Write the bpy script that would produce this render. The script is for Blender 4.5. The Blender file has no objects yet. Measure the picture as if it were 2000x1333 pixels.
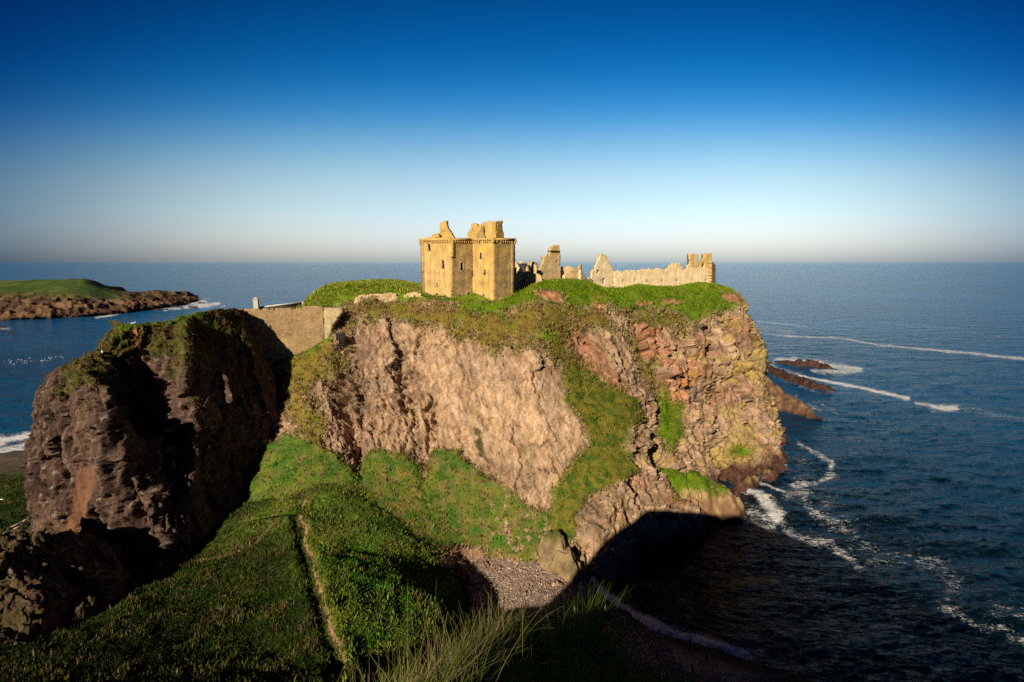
import bpy, math, random
import numpy as np
from mathutils import Vector
random.seed(7)
rng = np.random.default_rng(11)
R = math.radians
scene = bpy.context.scene
C = scene.collection

# ------------------------------------------------------------------ camera
FPX = 944.4
PITCH = R(9.3)
CAM = np.array([0.0, 0.0, 60.0])
cd = bpy.data.cameras.new("camera")
cam = bpy.data.objects.new("camera", cd)
C.objects.link(cam)
cd.sensor_width = 36.0
cd.lens = 17.0
cd.clip_start = 0.1
cd.clip_end = 200000.0
cam.location = CAM
cam.rotation_euler = (math.pi / 2 - PITCH, 0, 0)
scene.camera = cam

# ------------------------------------------------------------------ sky
SUN_AZ = R(26.0)      # light travels towards +Y and 17 deg towards +X
SUN_EL = R(26.5)
w = bpy.data.worlds.new("World")
scene.world = w
w.use_nodes = True
nt = w.node_tree
nt.nodes.clear()
out = nt.nodes.new("ShaderNodeOutputWorld")
bg = nt.nodes.new("ShaderNodeBackground")
sky = nt.nodes.new("ShaderNodeTexSky")
sky.sky_type = 'NISHITA'
sky.sun_disc = False
sky.sun_elevation = SUN_EL
sky.sun_rotation = math.pi + SUN_AZ
sky.altitude = 60
sky.air_density = 1.0
sky.dust_density = 0.6
sky.ozone_density = 2.0
tc = nt.nodes.new("ShaderNodeTexCoord")
sp = nt.nodes.new("ShaderNodeSeparateXYZ")
nt.links.new(tc.outputs["Generated"], sp.inputs[0])
ramp = nt.nodes.new("ShaderNodeValToRGB")
SKY_STOPS = [(0.0, (0.60, 0.70, 2.3)), (0.04, (0.86, 0.83, 1.35)), (0.086, (1.04, 0.97, 1.0)), (0.136, (1.08, 1.03, 0.94)), (0.194, (0.84, 0.98, 0.95)),
             (0.249, (0.42, 0.80, 0.95)), (0.295, (0.15, 0.62, 0.92)), (0.35, (0.03, 0.46, 0.82)), (0.42, (0.006, 0.33, 0.69)), (0.50, (0.003, 0.245, 0.55)), (0.75, (0.0, 0.12, 0.32)), (1.0, (0.0, 0.08, 0.22))]
ramp.color_ramp.interpolation = 'B_SPLINE'
el = ramp.color_ramp.elements
while len(el) > 1:
    el.remove(el[0])
for i, (p, c) in enumerate(SKY_STOPS):
    e = el[0] if i == 0 else el.new(p)
    e.position = p
    e.color = (*c, 1)
# height over the seaward horizon: the sky turns deep blue sooner away from the point opposite the sun
mxy = nt.nodes.new("ShaderNodeMath"); mxy.operation = 'MAXIMUM'; mxy.inputs[1].default_value = 0.45
nt.links.new(sp.outputs["Y"], mxy.inputs[0])
dvd = nt.nodes.new("ShaderNodeMath"); dvd.operation = 'DIVIDE'
nt.links.new(sp.outputs["Z"], dvd.inputs[0]); nt.links.new(mxy.outputs[0], dvd.inputs[1])
nt.links.new(dvd.outputs[0], ramp.inputs[0])
# the sky is brightest over the sea, opposite the sun, and darker to either side
dotn = nt.nodes.new("ShaderNodeVectorMath")
dotn.operation = 'DOT_PRODUCT'
dotn.inputs[1].default_value = (0.03, 1.0, 0.0)
nt.links.new(tc.outputs["Generated"], dotn.inputs[0])
mr = nt.nodes.new("ShaderNodeMapRange")
mr.interpolation_type = 'SMOOTHSTEP'
mr.inputs[1].default_value = 0.57
mr.inputs[2].default_value = 0.94
mr.inputs[3].default_value = 0.0
mr.inputs[4].default_value = 1.0
nt.links.new(dotn.outputs["Value"], mr.inputs[0])
m1 = nt.nodes.new("ShaderNodeMix")
m1.data_type = 'RGBA'
m1.blend_type = 'MULTIPLY'
m1.inputs[0].default_value = 1
nt.links.new(sky.outputs[0], m1.inputs[6])
nt.links.new(ramp.outputs[0], m1.inputs[7])
fall = nt.nodes.new("ShaderNodeMix"); fall.data_type = 'RGBA'
fall.inputs[6].default_value = (0.14, 0.27, 0.46, 1); fall.inputs[7].default_value = (1.10, 1.08, 1.05, 1)
nt.links.new(mr.outputs[0], fall.inputs[0])
m2 = nt.nodes.new("ShaderNodeVectorMath")
m2.operation = 'MULTIPLY'
nt.links.new(m1.outputs[2], m2.inputs[0])
nt.links.new(fall.outputs[2], m2.inputs[1])
nt.links.new(m2.outputs[0], bg.inputs[0])
bg.inputs[1].default_value = 0.085
nt.links.new(bg.outputs[0], out.inputs[0])

# ------------------------------------------------------------------ sun
sl = bpy.data.lights.new("sun", 'SUN')
sl.energy = 5.0
sl.angle = R(0.5)
sl.color = (1.0, 0.90, 0.74)
so = bpy.data.objects.new("sun", sl)
C.objects.link(so)
SD = Vector((math.sin(SUN_AZ) * math.cos(SUN_EL), math.cos(SUN_AZ) * math.cos(SUN_EL), -math.sin(SUN_EL)))
so.rotation_euler = SD.to_track_quat('-Z', 'Y').to_euler()
so.location = (0, 0, 120)
vs = scene.view_settings
vs.view_transform = 'Standard'
vs.look = 'None'
vs.exposure = 0.5
vs.gamma = 1.0
scene.cycles.max_bounces = 5
scene.cycles.diffuse_bounces = 2
scene.cycles.use_denoising = False
scene.cycles.sample_clamp_indirect = 2.0
scene.render.filter_size = 1.3

# ------------------------------------------------------------------ photo <-> world
cp, sp_ = math.cos(PITCH), math.sin(PITCH)


def ray(px, py):
    px, py = np.asarray(px, float), np.asarray(py, float)
    xc, yc = (px - 1000) / FPX, (666.5 - py) / FPX
    return np.stack([xc, cp + yc * sp_, -sp_ + yc * cp], -1)


def at(px, py, Y=None, z=None):
    d = ray(px, py)
    t = Y / d[1] if Y is not None else (z - 60.0) / d[2]
    return CAM + d * t


def proj(P):
    q = P - CAM
    depth = q[..., 1] * cp - q[..., 2] * sp_
    depth = np.where(np.abs(depth) < 1e-3, 1e-3, depth)
    yc = (q[..., 1] * sp_ + q[..., 2] * cp) / depth
    xc = q[..., 0] / depth
    px = 1000 + xc * FPX
    py = 666.5 - yc * FPX
    bad = depth <= 0.05
    return np.where(bad, -9999, px), np.where(bad, -9999, py)


# ------------------------------------------------------------------ noise
def _h(ix, iy, iz, s):
    h = (ix.astype(np.uint32) * np.uint32(374761393) + iy.astype(np.uint32) * np.uint32(668265263)
         + iz.astype(np.uint32) * np.uint32(2147483647 // 3 * 2 + 1) + np.uint32(s * 974711 + 13))
    h = (h ^ (h >> np.uint32(13))) * np.uint32(1274126177)
    return h ^ (h >> np.uint32(16))


_G = np.array([[1, 1, 0], [-1, 1, 0], [1, -1, 0], [-1, -1, 0], [1, 0, 1], [-1, 0, 1], [1, 0, -1], [-1, 0, -1],
               [0, 1, 1], [0, -1, 1], [0, 1, -1], [0, -1, -1], [1, 1, 0], [-1, 1, 0], [0, -1, 1], [0, -1, -1]], np.float32)


def perlin(P, s=0):
    P = np.asarray(P, np.float64)
    i = np.floor(P).astype(np.int64)
    f = (P - i).astype(np.float32)
    u = f * f * f * (f * (f * 6 - 15) + 10)
    r = np.zeros(P.shape[:-1], np.float32)
    for dx in (0, 1):
        wx = u[..., 0] if dx else 1 - u[..., 0]
        for dy in (0, 1):
            wy = u[..., 1] if dy else 1 - u[..., 1]
            for dz in (0, 1):
                wz = u[..., 2] if dz else 1 - u[..., 2]
                g = _G[_h(i[..., 0] + dx, i[..., 1] + dy, i[..., 2] + dz, s) & np.uint32(15)]
                d = g[..., 0] * (f[..., 0] - dx) + g[..., 1] * (f[..., 1] - dy) + g[..., 2] * (f[..., 2] - dz)
                r += wx * wy * wz * d
    return r


def fbm(P, fr, oc=4, s=0, gain=0.5, ridged=False):
    a, t, r = 1.0, 0.0, 0.0
    for k in range(oc):
        n = perlin(P * fr, s + k)
        if ridged:
            n = 1 - 2 * np.abs(n) * 1.4
        r = r + a * n
        t += a
        a *= gain
        fr *= 2.03
    return r / t


def worley(P, s=0):
    """random value of the nearest cell, and the gap to the second nearest"""
    P = np.asarray(P, np.float64)
    i0 = np.floor(P).astype(np.int64)
    d1 = np.full(P.shape[:-1], 9.0); d2 = d1.copy(); rv = np.zeros(P.shape[:-1])
    for dx in (-1, 0, 1):
        for dy in (-1, 0, 1):
            for dz in (-1, 0, 1):
                c = i0 + np.array([dx, dy, dz])
                h = _h(c[..., 0], c[..., 1], c[..., 2], s)
                f = np.stack([(h & np.uint32(1023)), ((h >> np.uint32(10)) & np.uint32(1023)), ((h >> np.uint32(20)) & np.uint32(1023))], -1) / 1023.0
                d = ((c + f - P) ** 2).sum(-1)
                n1 = d < d1
                d2 = np.where(n1, d1, np.minimum(d2, d)); rv = np.where(n1, ((h >> np.uint32(5)) & np.uint32(4095)) / 4095.0, rv); d1 = np.where(n1, d, d1)
    return rv, np.sqrt(d2) - np.sqrt(d1)


def facets(P, s=0):
    """planar facets: each cell gets its own random tilt"""
    P = np.asarray(P, np.float64)
    i0 = np.floor(P).astype(np.int64)
    best = np.full(P.shape[:-1], 9.0); v = np.zeros(P.shape[:-1])
    for dx in (-1, 0, 1):
        for dy in (-1, 0, 1):
            for dz in (-1, 0, 1):
                c = i0 + np.array([dx, dy, dz])
                h = _h(c[..., 0], c[..., 1], c[..., 2], s)
                f = np.stack([(h & np.uint32(1023)), ((h >> np.uint32(10)) & np.uint32(1023)), ((h >> np.uint32(20)) & np.uint32(1023))], -1) / 1023.0
                r = P - (c + f)
                d = (r ** 2).sum(-1)
                h2 = _h(c[..., 0], c[..., 1], c[..., 2], s + 77)
                g = np.stack([(h2 & np.uint32(255)), ((h2 >> np.uint32(8)) & np.uint32(255)), ((h2 >> np.uint32(16)) & np.uint32(255))], -1) / 127.5 - 1
                n1 = d < best
                v = np.where(n1, (g * r).sum(-1) + .35 * (((h2 >> np.uint32(24)) & np.uint32(255)) / 127.5 - 1), v); best = np.where(n1, d, best)
    return v


def sstep(a, b, x):
    t = np.clip((x - a) / (b - a), 0, 1)
    return t * t * (3 - 2 * t)


def mix(a, b, t):
    t = np.asarray(t)[..., None] if np.ndim(a) != np.ndim(t) or np.ndim(a) == 1 else t
    return a * (1 - t) + b * t


def poly_mask(px, py, poly, soft=10):
    """1 inside a traced outline, 0 outside, soft edge (all in photo pixels)."""
    poly = np.array(poly, float)
    x0, y0 = poly.min(0) - soft * 2
    x1, y1 = poly.max(0) + soft * 2
    r = np.zeros(px.shape, np.float32)
    sel = (px > x0) & (px < x1) & (py > y0) & (py < y1)
    if not sel.any():
        return r
    X, Y = px[sel], py[sel]
    ins = np.zeros(X.shape, bool)
    dm = np.full(X.shape, 1e9)
    n = len(poly)
    for i in range(n):
        a, b = poly[i], poly[(i + 1) % n]
        c = ((a[1] > Y) != (b[1] > Y))
        with np.errstate(divide='ignore', invalid='ignore'):
            xi = (b[0] - a[0]) * (Y - a[1]) / (b[1] - a[1] + 1e-12) + a[0]
        ins ^= c & (X < xi)
        ab = b - a
        t = np.clip(((X - a[0]) * ab[0] + (Y - a[1]) * ab[1]) / (ab @ ab + 1e-9), 0, 1)
        dm = np.minimum(dm, np.hypot(X - a[0] - t * ab[0], Y - a[1] - t * ab[1]))
    sd = np.where(ins, dm, -dm)
    r[sel] = sstep(-soft, soft, sd)
    return r


def line_dist(px, py, pts, wid=None):
    """distance to a traced polyline, divided by its local width."""
    d = np.full(px.shape, 1e9)
    for i in range(len(pts) - 1):
        a, b = np.array(pts[i], float), np.array(pts[i + 1], float)
        ab = (b - a)[:2]
        t = np.clip(((px - a[0]) * ab[0] + (py - a[1]) * ab[1]) / (ab @ ab + 1e-9), 0, 1)
        ww = a[2] + (b[2] - a[2]) * t
        d = np.minimum(d, np.hypot(px - a[0] - t * ab[0], py - a[1] - t * ab[1]) / ww)
    return d


# ------------------------------------------------------------------ mesh helpers
def tag(o, label=None, cat=None, group=None, kind=None):
    if label: o["label"] = label
    if cat: o["category"] = cat
    if group: o["group"] = group
    if kind: o["kind"] = kind
    return o


def raw_mesh(name, V, F, mat, parent=None, smooth=True, attrs=None, nper=None):
    V = np.asarray(V, np.float32).reshape(-1, 3)
    me = bpy.data.meshes.new(name)
    F = np.asarray(F, np.int32)
    k = F.shape[1]
    me.vertices.add(len(V))
    me.vertices.foreach_set("co", V.ravel())
    me.loops.add(F.size)
    me.loops.foreach_set("vertex_index", F.ravel())
    me.polygons.add(len(F))
    me.polygons.foreach_set("loop_start", np.arange(0, F.size, k, dtype=np.int32))
    if smooth:
        me.polygons.foreach_set("use_smooth", np.ones(len(F), bool))
    for an, (ty, data) in (attrs or {}).items():
        a = me.attributes.new(an, ty, 'POINT')
        data = np.asarray(data, np.float32)
        if ty == 'FLOAT_COLOR':
            if data.shape[-1] == 3:
                data = np.concatenate([data, np.ones(data.shape[:-1] + (1,), np.float32)], -1)
            a.data.foreach_set("color", data.ravel())
        elif ty == 'FLOAT_VECTOR':
            a.data.foreach_set("vector", data.ravel())
        else:
            a.data.foreach_set("value", data.ravel())
    me.update(calc_edges=True)
    me.validate()
    if mat: me.materials.append(mat)
    o = bpy.data.objects.new(name, me)
    C.objects.link(o)
    if parent: o.parent = parent
    return o


def grid_faces(n, m):
    i = np.arange(n * m).reshape(n, m)
    return np.stack([i[:-1, :-1], i[1:, :-1], i[1:, 1:], i[:-1, 1:]], -1).reshape(-1, 4)


def grid_normals(P):
    du = np.gradient(P, axis=0)
    dv = np.gradient(P, axis=1)
    n = np.cross(du, dv)
    n /= np.linalg.norm(n, axis=-1, keepdims=True) + 1e-9
    return n


def catmull(ctrl, subs):
    """smooth curve through ctrl along axis 0, subs[i] samples in segment i."""
    n = ctrl.shape[0]
    ext = np.concatenate([2 * ctrl[:1] - ctrl[1:2], ctrl, 2 * ctrl[-1:] - ctrl[-2:-1]], 0)
    o = []
    for i in range(n - 1):
        p0, p1, p2, p3 = ext[i], ext[i + 1], ext[i + 2], ext[i + 3]
        k = subs[i]
        t = np.arange(k) / k
        t = t.reshape((-1,) + (1,) * (ctrl.ndim - 1))
        tn = 0.42
        m1 = tn * (p2 - p0)
        m2 = tn * (p3 - p1)
        o.append((2 * t**3 - 3 * t**2 + 1) * p1 + (t**3 - 2 * t**2 + t) * m1 + (-2 * t**3 + 3 * t**2) * p2 + (t**3 - t**2) * m2)
    o.append(ctrl[-1:])
    return np.concatenate(o, 0)


def pt(e):
    if e[0] == 'w':
        return np.array(e[1:], float)
    if e[0] == 'z':          # photo pixel lying at height z
        return at(e[1], e[2], z=e[3])
    return at(e[0], e[1], Y=e[2])


def loft(cols, usub, vsub):
    G = np.array([[pt(e) for e in c] for c in cols])        # (ncol, nrow, 3)
    G = catmull(G, usub)
    G = np.swapaxes(catmull(np.swapaxes(G, 0, 1), vsub), 0, 1)
    return G


# ------------------------------------------------------------------ materials
def new_mat(name):
    m = bpy.data.materials.new(name)
    m.use_nodes = True
    n = m.node_tree
    n.nodes.clear()
    return m, n


def N(n, t, **kw):
    nd = n.nodes.new(t)
    for k, v in kw.items():
        setattr(nd, k, v)
    return nd


def land_material(name, bump=1.0, pebble=5.5, fine=11.0, rough=0.95, col_attr="Col", dist=0.35):
    """albedo from the surface's own colour attribute, broken up by noise; stony bump."""
    m, n = new_mat(name)
    L = n.links.new
    o = N(n, "ShaderNodeOutputMaterial")
    b = N(n, "ShaderNodeBsdfPrincipled")
    b.inputs["Roughness"].default_value = rough
    b.inputs["Specular IOR Level"].default_value = 0.12
    a = N(n, "ShaderNodeAttribute", attribute_name=col_attr)
    g = N(n, "ShaderNodeAttribute", attribute_name="grass")
    tc = N(n, "ShaderNodeTexCoord")
    n1 = N(n, "ShaderNodeTexNoise"); n1.inputs["Scale"].default_value = fine * 0.25; n1.inputs["Detail"].default_value = 8; n1.inputs["Roughness"].default_value = 0.7
    n2 = N(n, "ShaderNodeTexNoise"); n2.inputs["Scale"].default_value = fine * 0.05; n2.inputs["Detail"].default_value = 6
    vo = N(n, "ShaderNodeTexVoronoi"); vo.inputs["Scale"].default_value = pebble
    L(tc.outputs["Object"], n1.inputs["Vector"]); L(tc.outputs["Object"], n2.inputs["Vector"])
    # distort voronoi coordinates so stones are irregular
    ad = N(n, "ShaderNodeVectorMath", operation='MULTIPLY_ADD')
    L(n1.outputs["Color"], ad.inputs[0]); ad.inputs[1].default_value = (dist,) * 3; L(tc.outputs["Object"], ad.inputs[2])
    L(ad.outputs[0], vo.inputs["Vector"])
    mr1 = N(n, "ShaderNodeMapRange"); mr1.inputs[1].default_value = 0.3; mr1.inputs[2].default_value = 0.7; mr1.inputs[3].default_value = 0.72; mr1.inputs[4].default_value = 1.22
    L(n1.outputs["Fac"], mr1.inputs[0])
    mr2 = N(n, "ShaderNodeMapRange"); mr2.inputs[1].default_value = 0.3; mr2.inputs[2].default_value = 0.7; mr2.inputs[3].default_value = 0.8; mr2.inputs[4].default_value = 1.2
    L(n2.outputs["Fac"], mr2.inputs[0])
    mu = N(n, "ShaderNodeMath", operation='MULTIPLY'); L(mr1.outputs[0], mu.inputs[0]); L(mr2.outputs[0], mu.inputs[1])
    sc = N(n, "ShaderNodeVectorMath", operation='SCALE'); L(a.outputs["Color"], sc.inputs[0]); L(mu.outputs[0], sc.inputs["Scale"])
    L(sc.outputs[0], b.inputs["Base Color"])
    # bump
    h = N(n, "ShaderNodeMath", operation='MULTIPLY_ADD'); L(vo.outputs["Distance"], h.inputs[0]); h.inputs[1].default_value = -0.28; L(n1.outputs["Fac"], h.inputs[2])
    bp = N(n, "ShaderNodeBump"); bp.inputs["Distance"].default_value = 0.35 * bump; bp.inputs["Strength"].default_value = 0.9
    L(h.outputs[0], bp.inputs["Height"]); L(bp.outputs[0], b.inputs["Normal"])
    L(b.outputs[0], o.inputs[0])
    return m


def blade_material(name, trans=0.3):
    m, n = new_mat(name)
    L = n.links.new
    o = N(n, "ShaderNodeOutputMaterial")
    a = N(n, "ShaderNodeAttribute", attribute_name="Col")
    d = N(n, "ShaderNodeBsdfDiffuse"); t = N(n, "ShaderNodeBsdfTranslucent")
    nn = N(n, "ShaderNodeTexNoise"); nn.inputs["Scale"].default_value = 2.0
    tc = N(n, "ShaderNodeTexCoord"); L(tc.outputs["Object"], nn.inputs["Vector"])
    mr = N(n, "ShaderNodeMapRange"); mr.inputs[1].default_value = .3; mr.inputs[2].default_value = .7; mr.inputs[3].default_value = .7; mr.inputs[4].default_value = 1.25
    L(nn.outputs["Fac"], mr.inputs[0])
    sc = N(n, "ShaderNodeVectorMath", operation='SCALE'); L(a.outputs["Color"], sc.inputs[0]); L(mr.outputs[0], sc.inputs["Scale"])
    L(sc.outputs[0], d.inputs[0]); L(sc.outputs[0], t.inputs[0])
    mx = N(n, "ShaderNodeMixShader"); mx.inputs[0].default_value = trans
    L(d.outputs[0], mx.inputs[1]); L(t.outputs[0], mx.inputs[2]); L(mx.outputs[0], o.inputs[0])
    return m


def wall_material(name, base, mortar, alt, bw=0.55, bh=0.24, bump=0.06, stain=0.5):
    """rubble masonry: brick courses in wall metres, tinted by the wall's lichen attribute."""
    m, n = new_mat(name)
    L = n.links.new
    o = N(n, "ShaderNodeOutputMaterial")
    b = N(n, "ShaderNodeBsdfPrincipled"); b.inputs["Roughness"].default_value = 0.95; b.inputs["Specular IOR Level"].default_value = 0.1
    uv = N(n, "ShaderNodeAttribute", attribute_name="wuv")
    no = N(n, "ShaderNodeTexNoise"); no.inputs["Scale"].default_value = 3.0; no.inputs["Detail"].default_value = 3
    L(uv.outputs["Vector"], no.inputs["Vector"])
    ad = N(n, "ShaderNodeVectorMath", operation='MULTIPLY_ADD'); L(no.outputs["Color"], ad.inputs[0]); ad.inputs[1].default_value = (0.30, 0.14, 0.0); L(uv.outputs["Vector"], ad.inputs[2])
    br = N(n, "ShaderNodeTexBrick"); br.inputs["Scale"].default_value = 1.0
    br.inputs["Brick Width"].default_value = bw; br.inputs["Row Height"].default_value = bh; br.inputs["Mortar Size"].default_value = 0.028; br.inputs["Mortar Smooth"].default_value = 0.6; br.inputs["Bias"].default_value = -0.1
    br.inputs["Color1"].default_value = (*base, 1); br.inputs["Color2"].default_value = (*alt, 1); br.inputs["Mortar"].default_value = (*mortar, 1)
    L(ad.outputs[0], br.inputs["Vector"])
    ln = N(n, "ShaderNodeTexNoise"); ln.inputs["Scale"].default_value = 0.45; ln.inputs["Detail"].default_value = 8; ln.inputs["Roughness"].default_value = 0.65
    L(uv.outputs["Vector"], ln.inputs["Vector"])
    st = N(n, "ShaderNodeMapping"); st.inputs["Scale"].default_value = (1.2, 0.12, 1); L(uv.outputs["Vector"], st.inputs["Vector"])
    ln2 = N(n, "ShaderNodeTexNoise"); ln2.inputs["Scale"].default_value = 1.0; ln2.inputs["Detail"].default_value = 5; L(st.outputs[0], ln2.inputs["Vector"])
    mr = N(n, "ShaderNodeMapRange"); mr.inputs[1].default_value = .33; mr.inputs[2].default_value = .68; mr.inputs[3].default_value = 1 - stain * .5; mr.inputs[4].default_value = 1.25; L(ln.outputs["Fac"], mr.inputs[0])
    mr2 = N(n, "ShaderNodeMapRange"); mr2.inputs[1].default_value = .3; mr2.inputs[2].default_value = .65; mr2.inputs[3].default_value = 1 - stain * .4; mr2.inputs[4].default_value = 1.1; L(ln2.outputs["Fac"], mr2.inputs[0])
    mu = N(n, "ShaderNodeMath", operation='MULTIPLY'); L(mr.outputs[0], mu.inputs[0]); L(mr2.outputs[0], mu.inputs[1])
    li = N(n, "ShaderNodeAttribute", attribute_name="lichen")
    mx = N(n, "ShaderNodeMix", data_type='RGBA'); L(br.outputs["Color"], mx.inputs[6]); mx.inputs[7].default_value = (0.55, 0.34, 0.04, 1)
    lt = N(n, "ShaderNodeMath", operation='MULTIPLY'); L(li.outputs["Fac"], lt.inputs[0])
    ln3 = N(n, "ShaderNodeTexNoise"); ln3.inputs["Scale"].default_value = 0.9; ln3.inputs["Detail"].default_value = 8; L(uv.outputs["Vector"], ln3.inputs["Vector"])
    mr3 = N(n, "ShaderNodeMapRange"); mr3.inputs[1].default_value = .38; mr3.inputs[2].default_value = .6; L(ln3.outputs["Fac"], mr3.inputs[0])
    L(mr3.outputs[0], lt.inputs[1]); L(lt.outputs[0], mx.inputs[0])
    sc = N(n, "ShaderNodeVectorMath", operation='SCALE'); L(mx.outputs[2], sc.inputs[0]); L(mu.outputs[0], sc.inputs["Scale"]); L(sc.outputs[0], b.inputs["Base Color"])
    nf = N(n, "ShaderNodeTexNoise"); nf.inputs["Scale"].default_value = 7; nf.inputs["Detail"].default_value = 4; L(uv.outputs["Vector"], nf.inputs["Vector"])
    hh = N(n, "ShaderNodeMath", operation='MULTIPLY_ADD'); L(br.outputs["Fac"], hh.inputs[0]); hh.inputs[1].default_value = -0.8; L(nf.outputs["Fac"], hh.inputs[2])
    bp = N(n, "ShaderNodeBump"); bp.inputs["Distance"].default_value = bump; bp.inputs["Strength"].default_value = 1; L(hh.outputs[0], bp.inputs["Height"]); L(bp.outputs[0], b.inputs["Normal"])
    L(b.outputs[0], o.inputs[0])
    return m


def plain(name, col, rough=0.9, var=0.3, scale=3.0, bump=0.02):
    m, n = new_mat(name)
    L = n.links.new
    o = N(n, "ShaderNodeOutputMaterial")
    b = N(n, "ShaderNodeBsdfPrincipled"); b.inputs["Roughness"].default_value = rough; b.inputs["Specular IOR Level"].default_value = 0.2
    tc = N(n, "ShaderNodeTexCoord"); no = N(n, "ShaderNodeTexNoise"); no.inputs["Scale"].default_value = scale; no.inputs["Detail"].default_value = 6
    L(tc.outputs["Object"], no.inputs["Vector"])
    mr = N(n, "ShaderNodeMapRange"); mr.inputs[1].default_value = .3; mr.inputs[2].default_value = .7; mr.inputs[3].default_value = 1 - var; mr.inputs[4].default_value = 1 + var; L(no.outputs["Fac"], mr.inputs[0])
    sc = N(n, "ShaderNodeVectorMath", operation='SCALE'); sc.inputs[0].default_value = col; L(mr.outputs[0], sc.inputs["Scale"]); L(sc.outputs[0], b.inputs["Base Color"])
    bp = N(n, "ShaderNodeBump"); bp.inputs["Distance"].default_value = bump; L(no.outputs["Fac"], bp.inputs["Height"]); L(bp.outputs[0], b.inputs["Normal"])
    L(b.outputs[0], o.inputs[0])
    return m


M_cliff = land_material("cliff_stone", bump=1.0)
M_ground = land_material("turf_ground", bump=0.6, pebble=2.0)
M_shingle = land_material("shingle_stone", bump=0.5, pebble=5.0, fine=20, dist=0.05)
M_reef = land_material("wet_reef_stone", bump=0.9, pebble=1.5, rough=0.6)
M_far = land_material("far_headland_stone", bump=3.0, pebble=0.35, fine=1.2, dist=1.5)
M_grass = blade_material("grass_blades")
M_leaf = blade_material("weed_leaves", 0.2)
M_keep = wall_material("tower_sandstone", (0.70, 0.46, 0.19), (0.32, 0.19, 0.075), (0.58, 0.36, 0.145), stain=0.55)
M_keep2 = wall_material("tower_rubble", (0.62, 0.42, 0.19), (0.22, 0.14, 0.06), (0.42, 0.28, 0.12), bw=0.5, bh=0.25, bump=0.16, stain=0.7)
M_ruin = wall_material("pale_rubble", (0.76, 0.59, 0.36), (0.44, 0.31, 0.16), (0.64, 0.47, 0.26), bump=0.05, stain=.3)
M_ruin2 = wall_material("tan_rubble", (0.66, 0.47, 0.24), (0.30, 0.20, 0.09), (0.54, 0.38, 0.19), bump=0.06, stain=.4)
M_curtain = wall_material("curtain_rubble", (0.47, 0.31, 0.155), (0.17, 0.105, 0.05), (0.34, 0.22, 0.105), bw=0.7, bh=0.26, bump=0.09, stain=0.45)
M_dark = plain("interior_shade", (0.012, 0.009, 0.006), var=0.1)  # near-black sheets that stand for the shade inside openings
M_frame = plain("window_dressing", (0.44, 0.33, 0.19))
M_slate = plain("roof_slate", (0.06, 0.055, 0.055), var=0.3)
M_palestone = plain("pale_dressed_stone", (0.50, 0.43, 0.33))
M_wood = plain("weathered_wood", (0.30, 0.21, 0.14))
M_drift = plain("driftwood", (0.42, 0.32, 0.22), scale=0.6)
M_iron = plain("dark_timber", (0.035, 0.028, 0.024))
M_white = plain("white_paint", (0.8, 0.8, 0.78), var=0.05)
M_gull = plain("gull_white", (0.8, 0.8, 0.8), var=0.05)
M_gullg = plain("gull_grey", (0.25, 0.27, 0.3), var=0.05)
M_gully = plain("gull_beak_yellow", (0.6, 0.35, 0.03), var=0.05)

# palettes (linear albedo)
PALE = np.array([0.42, 0.262, 0.142]); BROWN = np.array([0.25, 0.145, 0.072]); RED = np.array([0.27, 0.10, 0.045])
GREY = np.array([0.30, 0.23, 0.16]); ORANGE = np.array([0.46, 0.20, 0.08]); WET = np.array([0.055, 0.025, 0.016])
GBRIGHT = np.array([0.12, 0.185, 0.008]); GOLIVE = np.array([0.19, 0.138, 0.024]); GDARK = np.array([0.035, 0.075, 0.008]); GYEL = np.array([0.24, 0.21, 0.03])
LICH = np.array([0.36, 0.26, 0.05])

# ================================================================== LAND
def W(*a): return ('w',) + a
def Zp(*a): return ('z',) + a


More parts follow.
